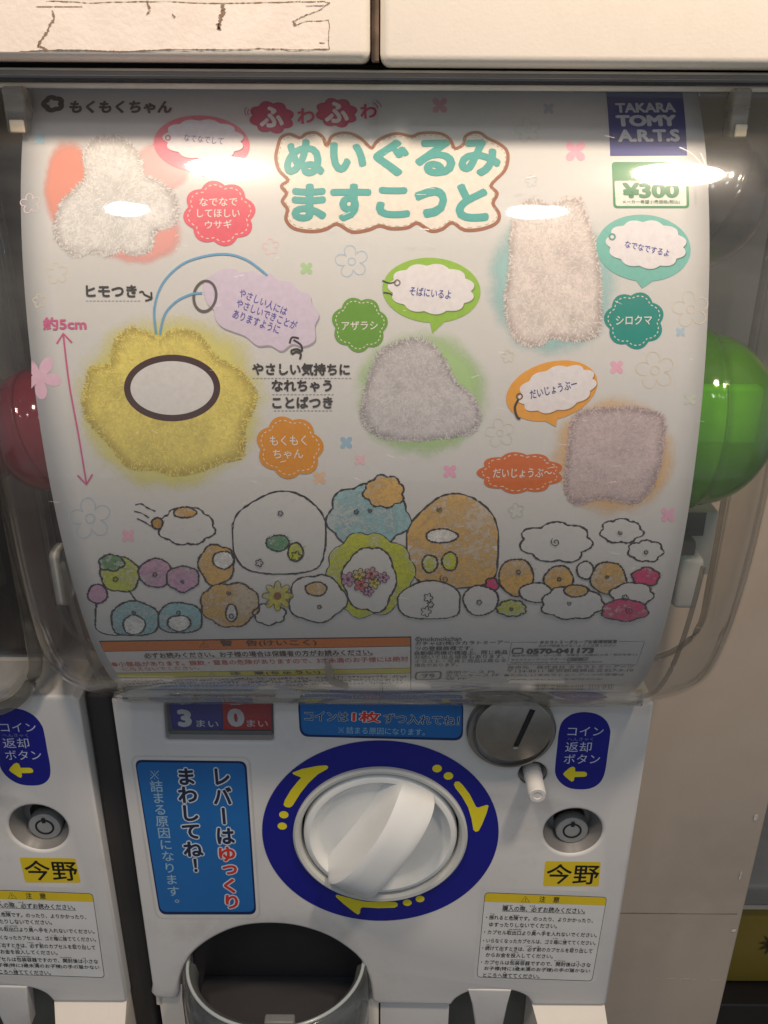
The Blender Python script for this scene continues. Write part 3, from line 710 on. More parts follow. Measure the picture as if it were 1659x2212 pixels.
P_ = [Vector((-.133 + .266 * k / 20, -.0055 + .0006 * sin(k * 2.1), .9716)) for k in range(21)]
gm = newmat('solid_acrylic'); gb = gm[2]; gb.inputs['Transmission Weight'].default_value = .72; gb.inputs['IOR'].default_value = 1.49; gb.inputs['Roughness'].default_value = .08; gb.inputs['Base Color'].default_value = (.80, .77, .70, 1)
bar = tube('dome_lip', P_, .0042, gm[0], D1, 20)
# top rail of the dome; lower edge highlight put into the bead's colour
zr0, zr1 = at(800, 186, -.006).z, at(800, 153, -.006).z
rl = box('dome_rail', -.19, .19, -.010, .03, zr0 + .0012, zr1, plain('smoky_rail_plastic', (.46, .42, .38), .28, .12, 25, coat=.5, dirt=(.34, .30, .26), dscale=50, damt=.5), MACH, .0007)
box('rail_groove', -.19, .19, -.0106, -.0098, at(800, 179, -.01).z, at(800, 173, -.01).z, plain('navy_groove', (.035, .038, .07), .3, .1, 30), rl)
box('rail_step', -.19, .19, -.0112, -.0098, at(800, 168, -.01).z, at(800, 166, -.01).z, plain('grey_step', (.56, .52, .46), .2, .1, 30), rl)
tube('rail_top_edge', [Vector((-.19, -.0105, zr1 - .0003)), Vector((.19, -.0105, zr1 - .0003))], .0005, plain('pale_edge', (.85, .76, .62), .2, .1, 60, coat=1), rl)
tube('rail_edge_highlight', [Vector((-.19, -.0115, at(0, 184.5, -.0115).z)), Vector((.19, -.0115, at(829, 187, -.0115).z))], .00105, plain('edge_highlight_bright', (.92, .84, .70), .18, .1, 60, coat=1), rl)
for (px, a, b, wpx) in [(1606, 190, 300, 34), (27, 186, 290, 42)]:
    q0, q1 = at(px, a, -.016), at(px, b, -.016); hw_ = wpx / 2 / FOC * .375
    t_ = box('clip_tab', q0.x - hw_, q0.x + hw_, -.018, -.008, q1.z, q0.z, M_TAB, MACH, .0014)
    box('tab_foot_glint', q0.x - hw_ * .55, q0.x + hw_ * .85, -.0195, -.0182, q1.z + .0006, q1.z + .0052, plain('tab_glint', (.85, .72, .52), .2, .1, 50, coat=1), t_, .0006)  # warm glint at the tab's end, put into a bright colour

# hopper and brackets behind the leaflet
hp = box('hopper', -.118, .118, .045, .058, .975, 1.245, plain('hopper_grey', (.10, .095, .09), .5, .1, 20), MACH, .003)
def block(name, px0, py0, px1, py1, Y, dep, mat, parent, bev=.0012):
    a, b = at(px0, py0, Y), at(px1, py1, Y)
    return box(name, min(a.x, b.x), max(a.x, b.x), Y, Y + dep, min(a.z, b.z), max(a.z, b.z), mat, parent, bev)
M_BRK = plain('bracket_white', (.50, .49, .45), .4, .05, 30)
block('hopper_bracket', 1440, 1105, 1531, 1242, .012, .02, M_BRK, MACH)
block('bracket_window', 1468, 1108, 1519, 1158, .0105, .001, plain('window_green_grey', (.055, .065, .06), .3), MACH, .0002)
t_ = block('bracket_tab', 1470, 1208, 1507, 1318, -.006, .016, plain('tab_white', (.66, .65, .62), .3, coat=.4), MACH, .003)
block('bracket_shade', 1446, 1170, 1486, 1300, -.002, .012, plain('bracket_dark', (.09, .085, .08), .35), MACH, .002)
block('bracket_tab', 113, 1196, 137, 1312, -.012, .014, plain('tab_white_two', (.70, .69, .66), .3, coat=.4), MACH, .003)

# ---- neighbour: smaller dome and added backing boxes
D2, _ = dome(NEI, -.302, .127, .036, .958, 1.2575, .034, .003, .012)
P_ = [Vector((-.302 + .127 - .037 + .036 * cos(a), -.004, .994 - .036 * sin(a))) for a in [pi / 2 * k / 12 for k in range(13)]]
tube('dome_rib', [Vector((-.176, -.004, 1.22)), Vector((-.176, -.004, 1.1)), Vector((-.176, -.004, 1.03))] + P_, .0035, M_RIM, D2, 12)
box('brightening_board', -.45, -.176, .030, .052, 1.123, 1.25, plain('brightening_board_pale', (.50, .46, .41), .4, .1, 20), NEI, .006)  # pale board added to brighten what shows past the dome's left side
box('hopper', -.45, -.176, .036, .052, .966, 1.12, plain('neighbour_shade_dark', (.020, .018, .018), .4, .2, 20), NEI, .006)  # near-black box stands in for the shadowed gap beside the dome
sl_ = box('gap_shade_strip', -.1590, -.1446, .007, .0355, .40, .962, plain('gap_shade_dark', (.025, .022, .020), .5, .2, 20), None, .003)  # added strip: the shade of the gap as a near-black colour
tag(sl_, 'added dark strip for the shade in the gap between the two capsule machines', 'shade strip')

# ============================================================ CAPSULES
def shell_mat(name, c1, emis=0):
    m, nt, b = newmat(name); nt.nodes.remove(b); L = nt.links; o = nt.nodes['Material Output']
    tr = N(nt, 'ShaderNodeBsdfTransparent'); tr.inputs[0].default_value = (*c1, 1)
    lw = N(nt, 'ShaderNodeLayerWeight'); lw.inputs[0].default_value = .35
    cm = N(nt, 'ShaderNodeMix', data_type='RGBA'); cm.inputs[6].default_value = (*[min(1, c * 1.5 + .12) for c in c1], 1); cm.inputs[7].default_value = (*[c * .30 for c in c1], 1)
    L.new(lw.outputs['Facing'], cm.inputs[0]); L.new(cm.outputs[2], tr.inputs[0])
    tl = N(nt, 'ShaderNodeBsdfTranslucent'); tl.inputs[0].default_value = (*c1, 1)
    df = N(nt, 'ShaderNodeBsdfDiffuse'); df.inputs[0].default_value = (*c1, 1)
    gl = N(nt, 'ShaderNodeBsdfGlossy'); gl.inputs['Roughness'].default_value = .08
    a = N(nt, 'ShaderNodeMixShader'); a.inputs[0].default_value = .4; L.new(tl.outputs[0], a.inputs[1]); L.new(df.outputs[0], a.inputs[2])
    b2 = N(nt, 'ShaderNodeMixShader'); b2.inputs[0].default_value = .30; L.new(tr.outputs[0], b2.inputs[1]); L.new(a.outputs[0], b2.inputs[2])
    fr = N(nt, 'ShaderNodeFresnel'); fresnel_ior(nt, fr, 1.5)
    c = N(nt, 'ShaderNodeMixShader'); L.new(fr.outputs[0], c.inputs[0]); L.new(b2.outputs[0], c.inputs[1]); L.new(gl.outputs[0], c.inputs[2])
    L.new(c.outputs[0], o.inputs[0]); return m
def capsule(label, c, rx, r, mat, mat2, rot):
    g = empty('capsule', c, label, 'capsule', 'toy capsules inside the dome')
    for s, mt, nm in ((1, mat, 'capsule_cup'), (-1, mat2, 'capsule_lid')):
        pr = [(r * 1.012, 0), (r * 1.012, .0009)] + [(r * cos(a), .0012 + rx * sin(a)) for a in [pi / 2 * k / 18 for k in range(19)]]
        vs, fs = [], []; n = 56; k_ = len(pr)
        for i in range(n):
            a = 2 * pi * i / n
            for q, h in pr: vs.append(Matrix.Rotation(rot, 3, 'Y') @ Vector((s * h, q * cos(a), q * sin(a))) + Vector(c))
        for i in range(n):
            for q in range(k_ - 1): fs.append((i * k_ + q, ((i + 1) % n) * k_ + q, ((i + 1) % n) * k_ + q + 1, i * k_ + q + 1))
        o = mesh(nm, vs, fs, mt, g, True); md = o.modifiers.new('s', 'SOLIDIFY'); md.thickness = .001
    return g
cg = at(1497, 905, -.004)
capsule('translucent green capsule showing past the right edge of the leaflet', (cg.x, -.004, cg.z), .0335, .0385, shell_mat('green_shell', (.40, .80, .08)), shell_mat('green_shell_two', (.40, .80, .08)), 0.05)
box('folded_leaflet', cg.x - .014, cg.x + .025, -.016, -.008, cg.z - .008, cg.z + .018, plain('lime_lining', (.78, .92, .16), .5, .2, 60), None, .002)
tag(bpy.data.objects['folded_leaflet'], 'pale lime paper packed inside the green capsule', 'paper')
cp = at(104, 928, .004)
capsule('pink red capsule peeking out at the left edge of the leaflet', (cp.x, .004, cp.z), .022, .0275, shell_mat('pink_shell', (.85, .05, .15)), shell_mat('pink_shell_two', (.85, .05, .15)), -.3)
ck = at(1535, 445, .004)
capsule('clear scuffed capsule behind the upper right corner of the leaflet', (ck.x, .008, ck.z), .021, .0265, clear('clear_shell', (.86, .85, .84), .08, .10, (.3, .28, .27)), clear('clear_shell_two', (.86, .85, .84), .08, .10, (.3, .28, .27)), .4)

# ============================================================ UPPER MACHINES
def upper(label, px0, px1, py, Y):
    g = empty('upper_machine', ((at(px0, py, Y).x + at(px1, py, Y).x) / 2, Y, at(600, py, Y).z), label, 'capsule machine', 'machines of the upper row')
    box('lower_front', at(px0, py, Y).x, at(px1, py, Y).x, Y, .3, at(600, py, Y).z, 1.62, M_CREAM, g, .0035, 4)
    return g
YU = -.036
U1 = upper('cream machine bottom at the top left with torn stained tape residue', -420, 799, 131, YU)
U2 = upper('clean cream machine bottom at the top right, brightly lit', 821, 2200, 139, YU)
gp_ = box('gap_strip', at(800, 60, YU).x + .0003, at(820, 60, YU).x - .0003, YU + .006, .05, at(600, 128, YU).z, 1.6, plain('rusty_gap', (.20, .14, .10), .7, .4, 120), None)
tag(gp_, 'narrow rusty filler strip between the two cream upper machines', 'strip')
ub = box('black_gap_strip', -.6, .6, .0, .30, at(700, 150, 0).z, at(700, 140, -.0).z, M_BLACK, None)  # black strip set across the dark gap above the dome
tag(ub, 'black strip in the dark gap between the clear dome and the upper machines', 'shelf')
UF = Flat(YU)
res = [(-80, -30), (100, 2), (200, 6), (330, 3), (480, 8), (640, 4), (700, 3), (712, 6), (690, 22), (655, 35), (633, 46), (636, 54), (670, 45), (709, 44), (712, 60), (709, 84), (711, 106), (640, 107), (560, 105), (450, 107), (380, 106), (260, 111), (180, 108), (90, 108), (40, 112), (-80, 111)]
tp = fillpoly(UF, res, 1, plain('tape_residue', (.80, .70, .62), .55, .05, 60, bump=.3, bscale=500, dirt=(.66, .54, .44), dscale=40, damt=.5), U1, 'tape_residue')
M_ST = edged('grime_line', (.26, .17, .11), 'line')
def wob(pts, a): return [(x + rnd.uniform(-a, a), y + rnd.uniform(-a, a)) for x, y in pts]
def dense(pts, k):
    out = []
    for i in range(len(pts) - 1):
        for j in range(k): t = j / k; out.append((pts[i][0] * (1 - t) + pts[i + 1][0] * t, pts[i][1] * (1 - t) + pts[i + 1][1] * t))
    return out + [pts[-1]]
lines(UF, [wob(dense(res[1:-1], 5), 1.0)], 1.3, 3, M_ST, tp, 'grime_edge', jit=.8)
for q_ in [wob(dense([(480, 8), (482, 25), (474, 45), (473, 64)], 4), 1.5), wob(dense([(470, 50), (474, 66)], 3), 1)]: lines(UF, [q_], 7, 3, M_ST, tp, 'brown_stain', jit=.8)
for q_ in [wob(dense([(318, 2), (324, 22), (318, 32)], 3), 1.2), wob([(372, 30), (377, 37)], 1), wob(dense([(112, 22), (118, 38), (108, 55), (98, 75), (82, 98), (105, 110)], 3), 1.2), wob(dense([(633, 46), (638, 56)], 2), 1), wob(dense([(245, 110), (260, 114)], 2), 1)]: lines(UF, [q_], 3.6, 4, M_ST, tp, 'dark_smear', jit=.9)
lines(UF, [[(78, 14), (178, 14)], wob(dense([(660, 12), (700, 12)], 4), 1), [(690, 92), (702, 93)]], 1.6, 4, M_ST, tp, 'thin_scratch', smooth=False, jit=.4)

# ============================================================ LEAFLET (poster in the dome)
PO = empty('advert_leaflet', (0, -.03, .98), 'curved white advert leaflet with teal title and pastel doodles inside the clear dome', 'poster')
left_px = [(65, 197), (55, 260), (47, 320), (42, 375), (43, 470), (47, 580), (57, 692), (72, 850), (95, 1000), (122, 1084), (143, 1190), (165, 1284), (200, 1384), (228, 1440), (253, 1491)]
right_px = [(1512, 200), (1519, 290), (1525, 375), (1528, 520), (1528, 692), (1520, 860), (1504, 1000), (1484, 1109), (1474, 1200), (1457, 1284), (1424, 1384), (1400, 1440), (1374, 1490)]
def edgefn(px):
    q = [POS.uv(*p) for p in px]; v = np.array([-a.y for a in q]); u = np.array([a.x for a in q]); i = np.argsort(v)
    c = np.polyfit(v[i], u[i], 2); return lambda vv: float(np.polyval(c, -vv))
eL, eR = edgefn(left_px), edgefn(right_px)
vtop = POS.uv(800, 196).y + .004; vbot = POS.uv(800, 1492).y
vs, fs = [], []; NV, NU = 110, 24
for i in range(NV + 1):
    v = vtop + (vbot - vtop) * i / NV; a, b = eL(v), eR(v)
    for j in range(NU + 1):
        u = a + (b - a) * j / NU; vs.append(POS.xyz(u, v, 0 + 0))
for i in range(NV):
    for j in range(NU): fs.append((i * (NU + 1) + j, i * (NU + 1) + j + 1, (i + 1) * (NU + 1) + j + 1, (i + 1) * (NU + 1) + j))
sh = mesh('paper_sheet', vs, [f[::-1] for f in fs], M_PAPER, PO, True)
md = sh.modifiers.new('s', 'SOLIDIFY'); md.thickness = .0003; md.offset = -1

def T(s, x0, y0, x1, y1, h, col, bold=.0, layer=6, parent=None): return text(POS, s, (x0, y0), (x1, y1), h, layer, ink(*col), parent or PO, bold)
TEAL = (72, 168, 166)
# --- header
T('もくもくちゃん', 150, 232, 372, 232, 28, (66, 62, 66), .05)
lines(POS, [ell(115, 225, 18, 13, 40, 0, 5, .12)], 12, 6, ink(66, 62, 66), PO, 'cloud_logo', closed=True, smooth=False)
for (cx, cy, rx, ry) in [(587, 254, 46, 33), (727, 244, 43, 30)]:
    b_ = fillpoly(POS, ell(cx, cy, rx, ry, 96, .1, 8, .09), 3, ink(206, 62, 112), PO, 'pink_cloud_badge')
    lines(POS, [ell(cx, cy, rx * .90, ry * .90, 96, .1, 8, .09)], 1.6, 4, ink(180, 48, 92), b_, 'stitch_line', closed=True, smooth=False)
    T('ふ', cx - 26, cy, cx + 26, cy - 2, 46, (250, 240, 242), .045, parent=b_)
T('わ', 642, 252, 680, 250, 34, (214, 60, 110), .03); T('わ', 778, 242, 814, 240, 32, (214, 60, 110), .03)
lines(POS, [[(533, 232), (529, 240), (532, 250)], [(538, 236), (535, 243), (537, 249)], [(805, 222), (812, 226), (816, 234)], [(812, 218), (820, 224), (824, 232)]], 2, 4, ink(190, 90, 130), PO, 'motion_tick')
# --- title
title = [(600, 318), (607, 298), (625, 290), (648, 298), (662, 289), (682, 287), (698, 298), (706, 316), (716, 296), (735, 288), (758, 289), (780, 300), (802, 320), (815, 305), (838, 293), (862, 289), (889, 295), (905, 289), (929, 287), (955, 290), (972, 302), (983, 321), (1001, 312), (1005, 296), (1020, 287), (1038, 288), (1053, 299), (1078, 311), (1094, 325), (1097, 345), (1089, 370), (1061, 400), (1074, 418), (1065, 440), (1078, 462), (1073, 481), (1044, 494), (1004, 497), (977, 481), (955, 495), (930, 499), (902, 482), (880, 492), (845, 494), (820, 488), (795, 497), (760, 501), (728, 484), (702, 496), (670, 500), (634, 493), (618, 474), (621, 452), (610, 435), (619, 418), (608, 402), (622, 389), (603, 368), (596, 342)]
tc_ = [tuple(p) for p in catmull(title, True, 4)]
tl_ = fillpoly(POS, tc_, 2, ink(234, 228, 220), PO, 'title_plate')
lines(POS, [tc_], 7.5, 3, ink(158, 98, 68), tl_, 'brown_outline', closed=True, smooth=False)
cxm, cym = 848, 394
ins = [(cxm + (x - cxm) * .978, cym + (y - cym) * .945) for x, y in tc_]
segs = []
for i in range(0, len(ins), 2): a_, b2_ = ins[i], ins[(i + 1) % len(ins)]; segs.append([a_, ((a_[0] + b2_[0]) / 2, (a_[1] + b2_[1]) / 2), b2_])
lines(POS, segs, 1.8, 3, ink(186, 172, 158), tl_, 'stitch_line', smooth=False)
for s_, xs_, y, h in [('ぬいぐるみ', [(614, 702), (712, 792), (806, 884), (896, 984), (990, 1082)], 340, 80), ('ますこっと', [(630, 706), (713, 802), (812, 886), (895, 966), (984, 1056)], 437, 82)]:
    for ch, (a, b) in zip(s_, xs_):
        hh = h * (.82 if ch in 'いこっ' else 1)
        T(ch, a, y, b, y + 1, hh, TEAL, .050, 5, tl_)
# --- maker's block and price
mb = fillpoly(POS, [(1309, 200), (1474, 200), (1484, 336), (1318, 337)], 3, ink(40, 52, 140), PO, 'maker_logo')
T('TAKARA', 1329, 234, 1459, 233, 21, (214, 214, 226), .045, parent=mb); T('TOMY', 1330, 262, 1461, 261, 25, (216, 216, 228), .06, parent=mb); T('A.R.T.S', 1334, 294, 1468, 293, 27, (216, 216, 228), .05, parent=mb)
pb_ = fillpoly(POS, rrect([(1321, 350), (1485, 350), (1489, 450), (1325, 450)], 9), 2, ink(42, 142, 84), PO, 'price_box')
fillpoly(POS, rrect([(1327, 391), (1481, 391), (1483, 445), (1330, 445)], 5), 3, ink(238, 236, 232), pb_, 'price_field')
T('全5種', 1368, 375, 1440, 375, 23, (225, 238, 228), .02, parent=pb_)
T('¥300', 1344, 412, 1467, 411, 34, (42, 132, 84), .05, parent=pb_); T('メーカー希望小売価格(税込)', 1344, 437, 1468, 437, 9.5, (60, 120, 84), .01, parent=pb_)

# --- soft glows
def halo(pts, col): return rings(POS, pts, 1, edged('glow', lin3(*col), 'halo'), PO, 'airbrushed_glow', 16)
halo(ell(150, 405, 62, 112, 60), (250, 160, 140)); halo(ell(300, 505, 105, 72, 60), (250, 176, 170)); halo(ell(350, 360, 70, 60, 60), (250, 200, 200))
halo(ell(368, 870, 222, 206, 70), (240, 234, 130)); halo(ell(912, 850, 156, 150, 70), (182, 220, 152))
halo(ell(1192, 610, 152, 172, 70), (170, 218, 222)); halo(ell(1325, 985, 146, 138, 70), (244, 200, 140))
# --- plain tufts of pile fabric: neutral stand-ins for the pictured toys
def tuft(pts, col, dark, parent=PO):
    o = tuft0(pts, col, dark, parent); strands(o, pts, col, tuple(int(c * .5 + d * .5) for c, d in zip(col, dark))); return o
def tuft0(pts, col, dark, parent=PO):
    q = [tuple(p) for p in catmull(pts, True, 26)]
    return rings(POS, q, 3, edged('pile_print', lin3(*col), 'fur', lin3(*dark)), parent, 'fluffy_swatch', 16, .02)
def strands(o, pts, col, dark):
    q = [tuple(p) for p in catmull(pts, True, 26)]; n = len(q); C = POS.uv(sum(x for x, y in q) / n, sum(y for x, y in q) / n)
    Q = [POS.uv(*p) for p in q]
    for cc, cnt, rim, nm in ((col, 560, True, 'fur_fringe'), (dark, 360, True, 'fur_shade'), (tuple(min(255, int(c * 1.03)) for c in col), 900, False, 'fur_light'), (tuple(int(c * .90) for c in col), 800, False, 'fur_dark')):
        b = bmesh.new()
        for i in range(cnt):
            p = Q[rnd.randrange(n)]
            t = rnd.uniform(.955, 1.0) if rim else sqrt(rnd.uniform(0, 1)) * .95
            if nm == 'fur_shade': t = rnd.uniform(.93, .99)
            c = C + (p - C) * t; d = (p - C).normalized(); a = rnd.gauss(0, .55 if rim else .8)
            if not rim: d = (d + Vector((0, -.6))).normalized()
            d = Vector((d.x * cos(a) - d.y * sin(a), d.x * sin(a) + d.y * cos(a))); L_ = rnd.uniform(.0008, .0021) * (1 if rim else 1.4); w_ = Vector((-d.y, d.x)) * rnd.uniform(.00010, .00022)
            b.faces.new([b.verts.new((v.x, v.y, rnd.uniform(0, .5))) for v in (c - w_, c + d * L_, c + w_)])
        settle(b, POS, 3.3, nm, ink(*cc), o)['kind'] = 'stuff'

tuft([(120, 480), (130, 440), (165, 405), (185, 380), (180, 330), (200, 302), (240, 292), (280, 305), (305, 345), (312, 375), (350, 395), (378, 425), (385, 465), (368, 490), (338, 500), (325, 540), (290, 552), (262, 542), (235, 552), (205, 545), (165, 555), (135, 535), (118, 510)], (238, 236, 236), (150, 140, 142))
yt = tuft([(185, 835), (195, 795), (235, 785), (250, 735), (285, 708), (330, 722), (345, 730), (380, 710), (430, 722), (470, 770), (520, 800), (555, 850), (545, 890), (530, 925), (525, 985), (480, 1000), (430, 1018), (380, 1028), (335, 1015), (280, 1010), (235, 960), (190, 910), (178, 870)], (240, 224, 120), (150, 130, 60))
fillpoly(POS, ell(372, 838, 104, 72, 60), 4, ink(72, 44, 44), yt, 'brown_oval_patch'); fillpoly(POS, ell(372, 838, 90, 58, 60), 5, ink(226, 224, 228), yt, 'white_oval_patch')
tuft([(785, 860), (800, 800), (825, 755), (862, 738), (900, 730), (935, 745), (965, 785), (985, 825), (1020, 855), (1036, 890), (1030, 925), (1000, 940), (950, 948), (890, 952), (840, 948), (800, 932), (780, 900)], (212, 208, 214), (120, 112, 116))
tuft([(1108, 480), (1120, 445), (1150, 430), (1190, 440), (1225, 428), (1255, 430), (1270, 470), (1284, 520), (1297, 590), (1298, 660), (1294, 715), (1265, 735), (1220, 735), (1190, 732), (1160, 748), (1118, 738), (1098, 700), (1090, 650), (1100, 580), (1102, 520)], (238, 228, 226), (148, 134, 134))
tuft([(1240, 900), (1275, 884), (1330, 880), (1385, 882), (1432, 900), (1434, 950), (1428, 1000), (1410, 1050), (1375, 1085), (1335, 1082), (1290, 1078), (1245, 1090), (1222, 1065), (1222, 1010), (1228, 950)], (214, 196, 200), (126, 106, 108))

# --- speech bubbles with cloud tags
def bubble(c, rx, ry, rot, col, tail, cc, crx, cry, tagcol=(236, 232, 240), lob=11):
    b = fillpoly(POS, ell(c[0], c[1], rx, ry, 64, rot), 4, ink(*col), PO, 'speech_bubble')
    fillpoly(POS, tail, 4.4, ink(*col), b, 'bubble_tail')
    fillpoly(POS, ell(cc[0] + 1.5, cc[1] + 2.5, crx, cry, 120, rot, lob, .055), 5, ink(*[int(v * .72) for v in col]), b, 'tag_rim')
    fillpoly(POS, ell(cc[0], cc[1], crx, cry, 120, rot, lob, .055), 5.8, ink(*tagcol), b, 'cloud_tag')
    return b
b_ = bubble((436, 312), 104, 62, .06, (236, 128, 150), [(418, 362), (470, 360), (440, 384)], (440, 302), 84, 42)
T('なでなでして', 398, 298, 483, 306, 15, (96, 96, 160), .0, 8, b_)
lines(POS, [ell(363, 299, 5, 5, 16)], 3, 8, ink(196, 110, 130), b_, 'tag_hole', closed=True, smooth=False)
b_ = bubble((932, 627), 106, 70, .06, (150, 196, 62), [(928, 690), (972, 684), (934, 720)], (932, 624), 90, 52)
T('そばにいるよ', 885, 628, 974, 637, 19, (70, 76, 168), .012, 8, b_); lines(POS, [ell(858, 611, 6, 6, 16)], 3, 8, ink(120, 120, 100), b_, 'tag_hole', closed=True, smooth=False)
lines(POS, [[(826, 606), (842, 612), (856, 608)], [(828, 632), (842, 634), (848, 638)]], 3, 8, ink(60, 54, 50), b_, 'tag_ring')
b_ = bubble((1390, 536), 102, 72, .08, (120, 194, 186), [(1368, 598), (1424, 598), (1387, 623)], (1396, 528), 84, 50)
T('なでなでするよ', 1350, 527, 1445, 548, 15, (72, 78, 168), .012, 8, b_); lines(POS, [ell(1322, 512, 6, 6, 16)], 4, 8, ink(110, 160, 152), b_, 'tag_hole', closed=True, smooth=False)
b_ = bubble((1192, 844), 101, 62, -.28, (236, 166, 58), [(1164, 902), (1206, 884), (1201, 922)], (1203, 840), 84, 46)
T('だいじょうぶー', 1145, 853, 1246, 828, 19, (76, 84, 150), .012, 8, b_); lines(POS, [ell(1122, 856, 6, 6, 16)], 3, 8, ink(110, 90, 70), b_, 'tag_hole', closed=True, smooth=False)
lines(POS, [[(1120, 862), (1112, 880), (1117, 900), (1124, 904)]], 5, 8, ink(58, 50, 46), b_, 'tag_ring')

# --- stitched flower badges
def badge(cx, cy, rx, ry, col, lob=7, rot=0):
    b = fillpoly(POS, ell(cx, cy, rx, ry, 140, rot, lob, .075), 4.2, ink(*col), PO, 'stitched_badge')
    e = ell(cx, cy, rx * .87, ry * .87, 144, rot, lob, .075); sg_ = []
    for i in range(0, 144, 4): sg_.append([e[i], e[i + 1], e[(i + 2) % 144]])
    lines(POS, sg_, 1.9, 5, ink(238, 226, 214), b, 'stitching', smooth=False); return b
W = (238, 234, 230)
b_ = badge(474, 461, 74, 66, (232, 96, 116), 8, .2)
T('なでなで', 431, 437, 513, 436, 18, W, .012, 6, b_); T('してほしい', 426, 461, 518, 461, 18, W, .012, 6, b_); T('ウサギ', 443, 486, 501, 484, 18, W, .012, 6, b_)
b_ = badge(777, 701, 57, 56, (104, 160, 46), 7, .3); T('アザラシ', 738, 704, 816, 703, 19, W, .012, 6, b_)
b_ = badge(1370, 692, 61, 58, (32, 146, 138), 7, .1); T('シロクマ', 1330, 692, 1408, 691, 20, W, .012, 6, b_)
b_ = badge(626, 966, 69, 63, (226, 150, 34), 7, .35); T('もくもく', 583, 952, 662, 951, 22, W, .012, 6, b_); T('ちゃん', 590, 981, 655, 980, 20, W, .012, 6, b_)
b_ = badge(1124, 1021, 88, 42, (218, 112, 44), 9, 0); T('だいじょうぶ〜', 1065, 1022, 1192, 1021, 20, W, .012, 6, b_)

# --- hand-lettered notes
K = (52, 44, 42)
T('ヒモつき', 186, 629, 296, 629, 27, K, .035); T('約5cm', 93, 699, 187, 699, 28, (214, 96, 150), .03)
T('やさしい気持ちに', 545, 797, 756, 798, 27, K, .035); T('なれちゃう', 587, 833, 717, 833, 26, K, .035); T('ことばつき', 588, 869, 719, 869, 26, K, .035)
def dotted(x0, x1, y): return [[(x, y), (x + 5, y)] for x in range(int(x0), int(x1), 8)]
lines(POS, dotted(186, 300, 650) + dotted(546, 756, 817) + dotted(588, 718, 852) + dotted(592, 720, 887), 1.6, 4, ink(160, 160, 168), PO, 'dotted_underline', smooth=False)
lines(POS, [[(301, 632), (308, 630), (312, 636), (320, 640), (327, 644)], [(327, 631), (328, 646)], [(314, 650), (328, 646)]], 4, 5, ink(*K), PO, 'small_arrow')
lines(POS, [[(137, 722), (150, 830), (170, 940), (187, 1044)]], 3.6, 5, ink(214, 96, 150), PO, 'height_arrow')
lines(POS, [[(123, 742), (137, 720), (156, 740)], [(168, 1026), (187, 1046), (200, 1024)]], 4, 5, ink(214, 96, 150), PO, 'arrow_head', smooth=False)
# --- strap, ring and lavender tag
tagp = [(462, 592), (480, 582), (503, 580), (522, 588), (548, 585), (563, 594), (583, 591), (603, 605), (630, 610), (645, 627), (668, 636), (674, 656), (689, 680), (680, 704), (680, 735), (655, 748), (631, 743), (608, 758), (584, 746), (556, 746), (530, 726), (504, 716), (480, 706), (466, 690), (462, 670), (448, 655), (440, 628), (442, 605)]
tq = [tuple(p) for p in catmull(tagp, True, 4)]
lt_ = fillpoly(POS, [(x + 2, y + 4) for x, y in tq], 4, ink(168, 158, 172), PO, 'lavender_tag')
fillpoly(POS, tq, 4.8, ink(216, 204, 228), lt_, 'tag_face')
for s_, a in [('やさしい人には', (518, 631, 620, 674)), ('やさしいできことが', (512, 653, 641, 704)), ('ありますように', (504, 677, 604, 713))]: T(s_, *a, 19, (84, 84, 176), .012, 7, lt_)
lines(POS, [ell(443, 640, 24, 33, 36, .15)], 6, 6.5, ink(96, 86, 84), PO, 'split_ring', closed=True, smooth=False)
lines(POS, [[(338, 722), (334, 665), (352, 612), (392, 572), (440, 554), (490, 549), (530, 560), (560, 580), (578, 596)], [(346, 722), (356, 680), (380, 652), (412, 636), (437, 633)]], 4.6, 7.5, ink(104, 168, 214), PO, 'blue_strap')
lines(POS, [[(648, 776), (650, 764), (640, 760), (632, 764), (630, 757), (642, 754), (652, 758), (650, 745), (634, 734)], [(626, 742), (631, 729), (646, 731)]], 4.2, 7.5, ink(*K), PO, 'curly_arrow')

# --- scattered little flowers
def petals(cx, cy, r, col, outline=False, n=4, rot=.78, wl=2.2, clip=-99):
    if outline:
        pts = []
        for i in range(80):
            a = 2 * pi * i / 80; k = r * (.42 + .58 * abs(cos(n * (a - rot) / 2)) ** .6); pts.append((cx + k * cos(a), cy + k * sin(a) * .98))
        lines(POS, [pts], wl, 2, ink(*col), PO, 'flower_doodle', closed=True, smooth=False, jit=.3)
        if r > 25: lines(POS, [ell(cx, cy, r * .22, r * .22, 20)], wl, 2, ink(*col), PO, 'flower_doodle', closed=True, smooth=False)
    else:
        pts = []
        for i in range(60):
            a = 2 * pi * i / 60; k = r * (.30 + .70 * abs(cos(n * (a - rot) / 2)) ** .9); pts.append((max(clip, cx + k * cos(a)), cy + k * sin(a)))
        fillpoly(POS, pts, 2, ink(*col), PO, 'little_flower')
for a in [(86, 300, 14, (168, 204, 222)), (662, 580, 16, (176, 212, 160)), (1332, 793, 17, (238, 178, 206)), (748, 956, 16, (160, 194, 222)), (690, 1032, 17, (232, 198, 168)), (972, 1018, 17, (236, 176, 204)), (277, 1157, 16, (240, 186, 208)), (1470, 717, 12, (180, 204, 226)), (1490, 862, 15, (206, 212, 204)), (778, 993, 14, (238, 196, 208)), (1185, 235, 14, (190, 190, 206))]: petals(*a)
petals(1243, 327, 26, (244, 176, 200), rot=.78, n=4); petals(1443, 1112, 19, (238, 184, 212)); petals(86, 815, 48, (236, 196, 220), n=5, rot=.2, clip=68); petals(950, 228, 20, (214, 160, 180))
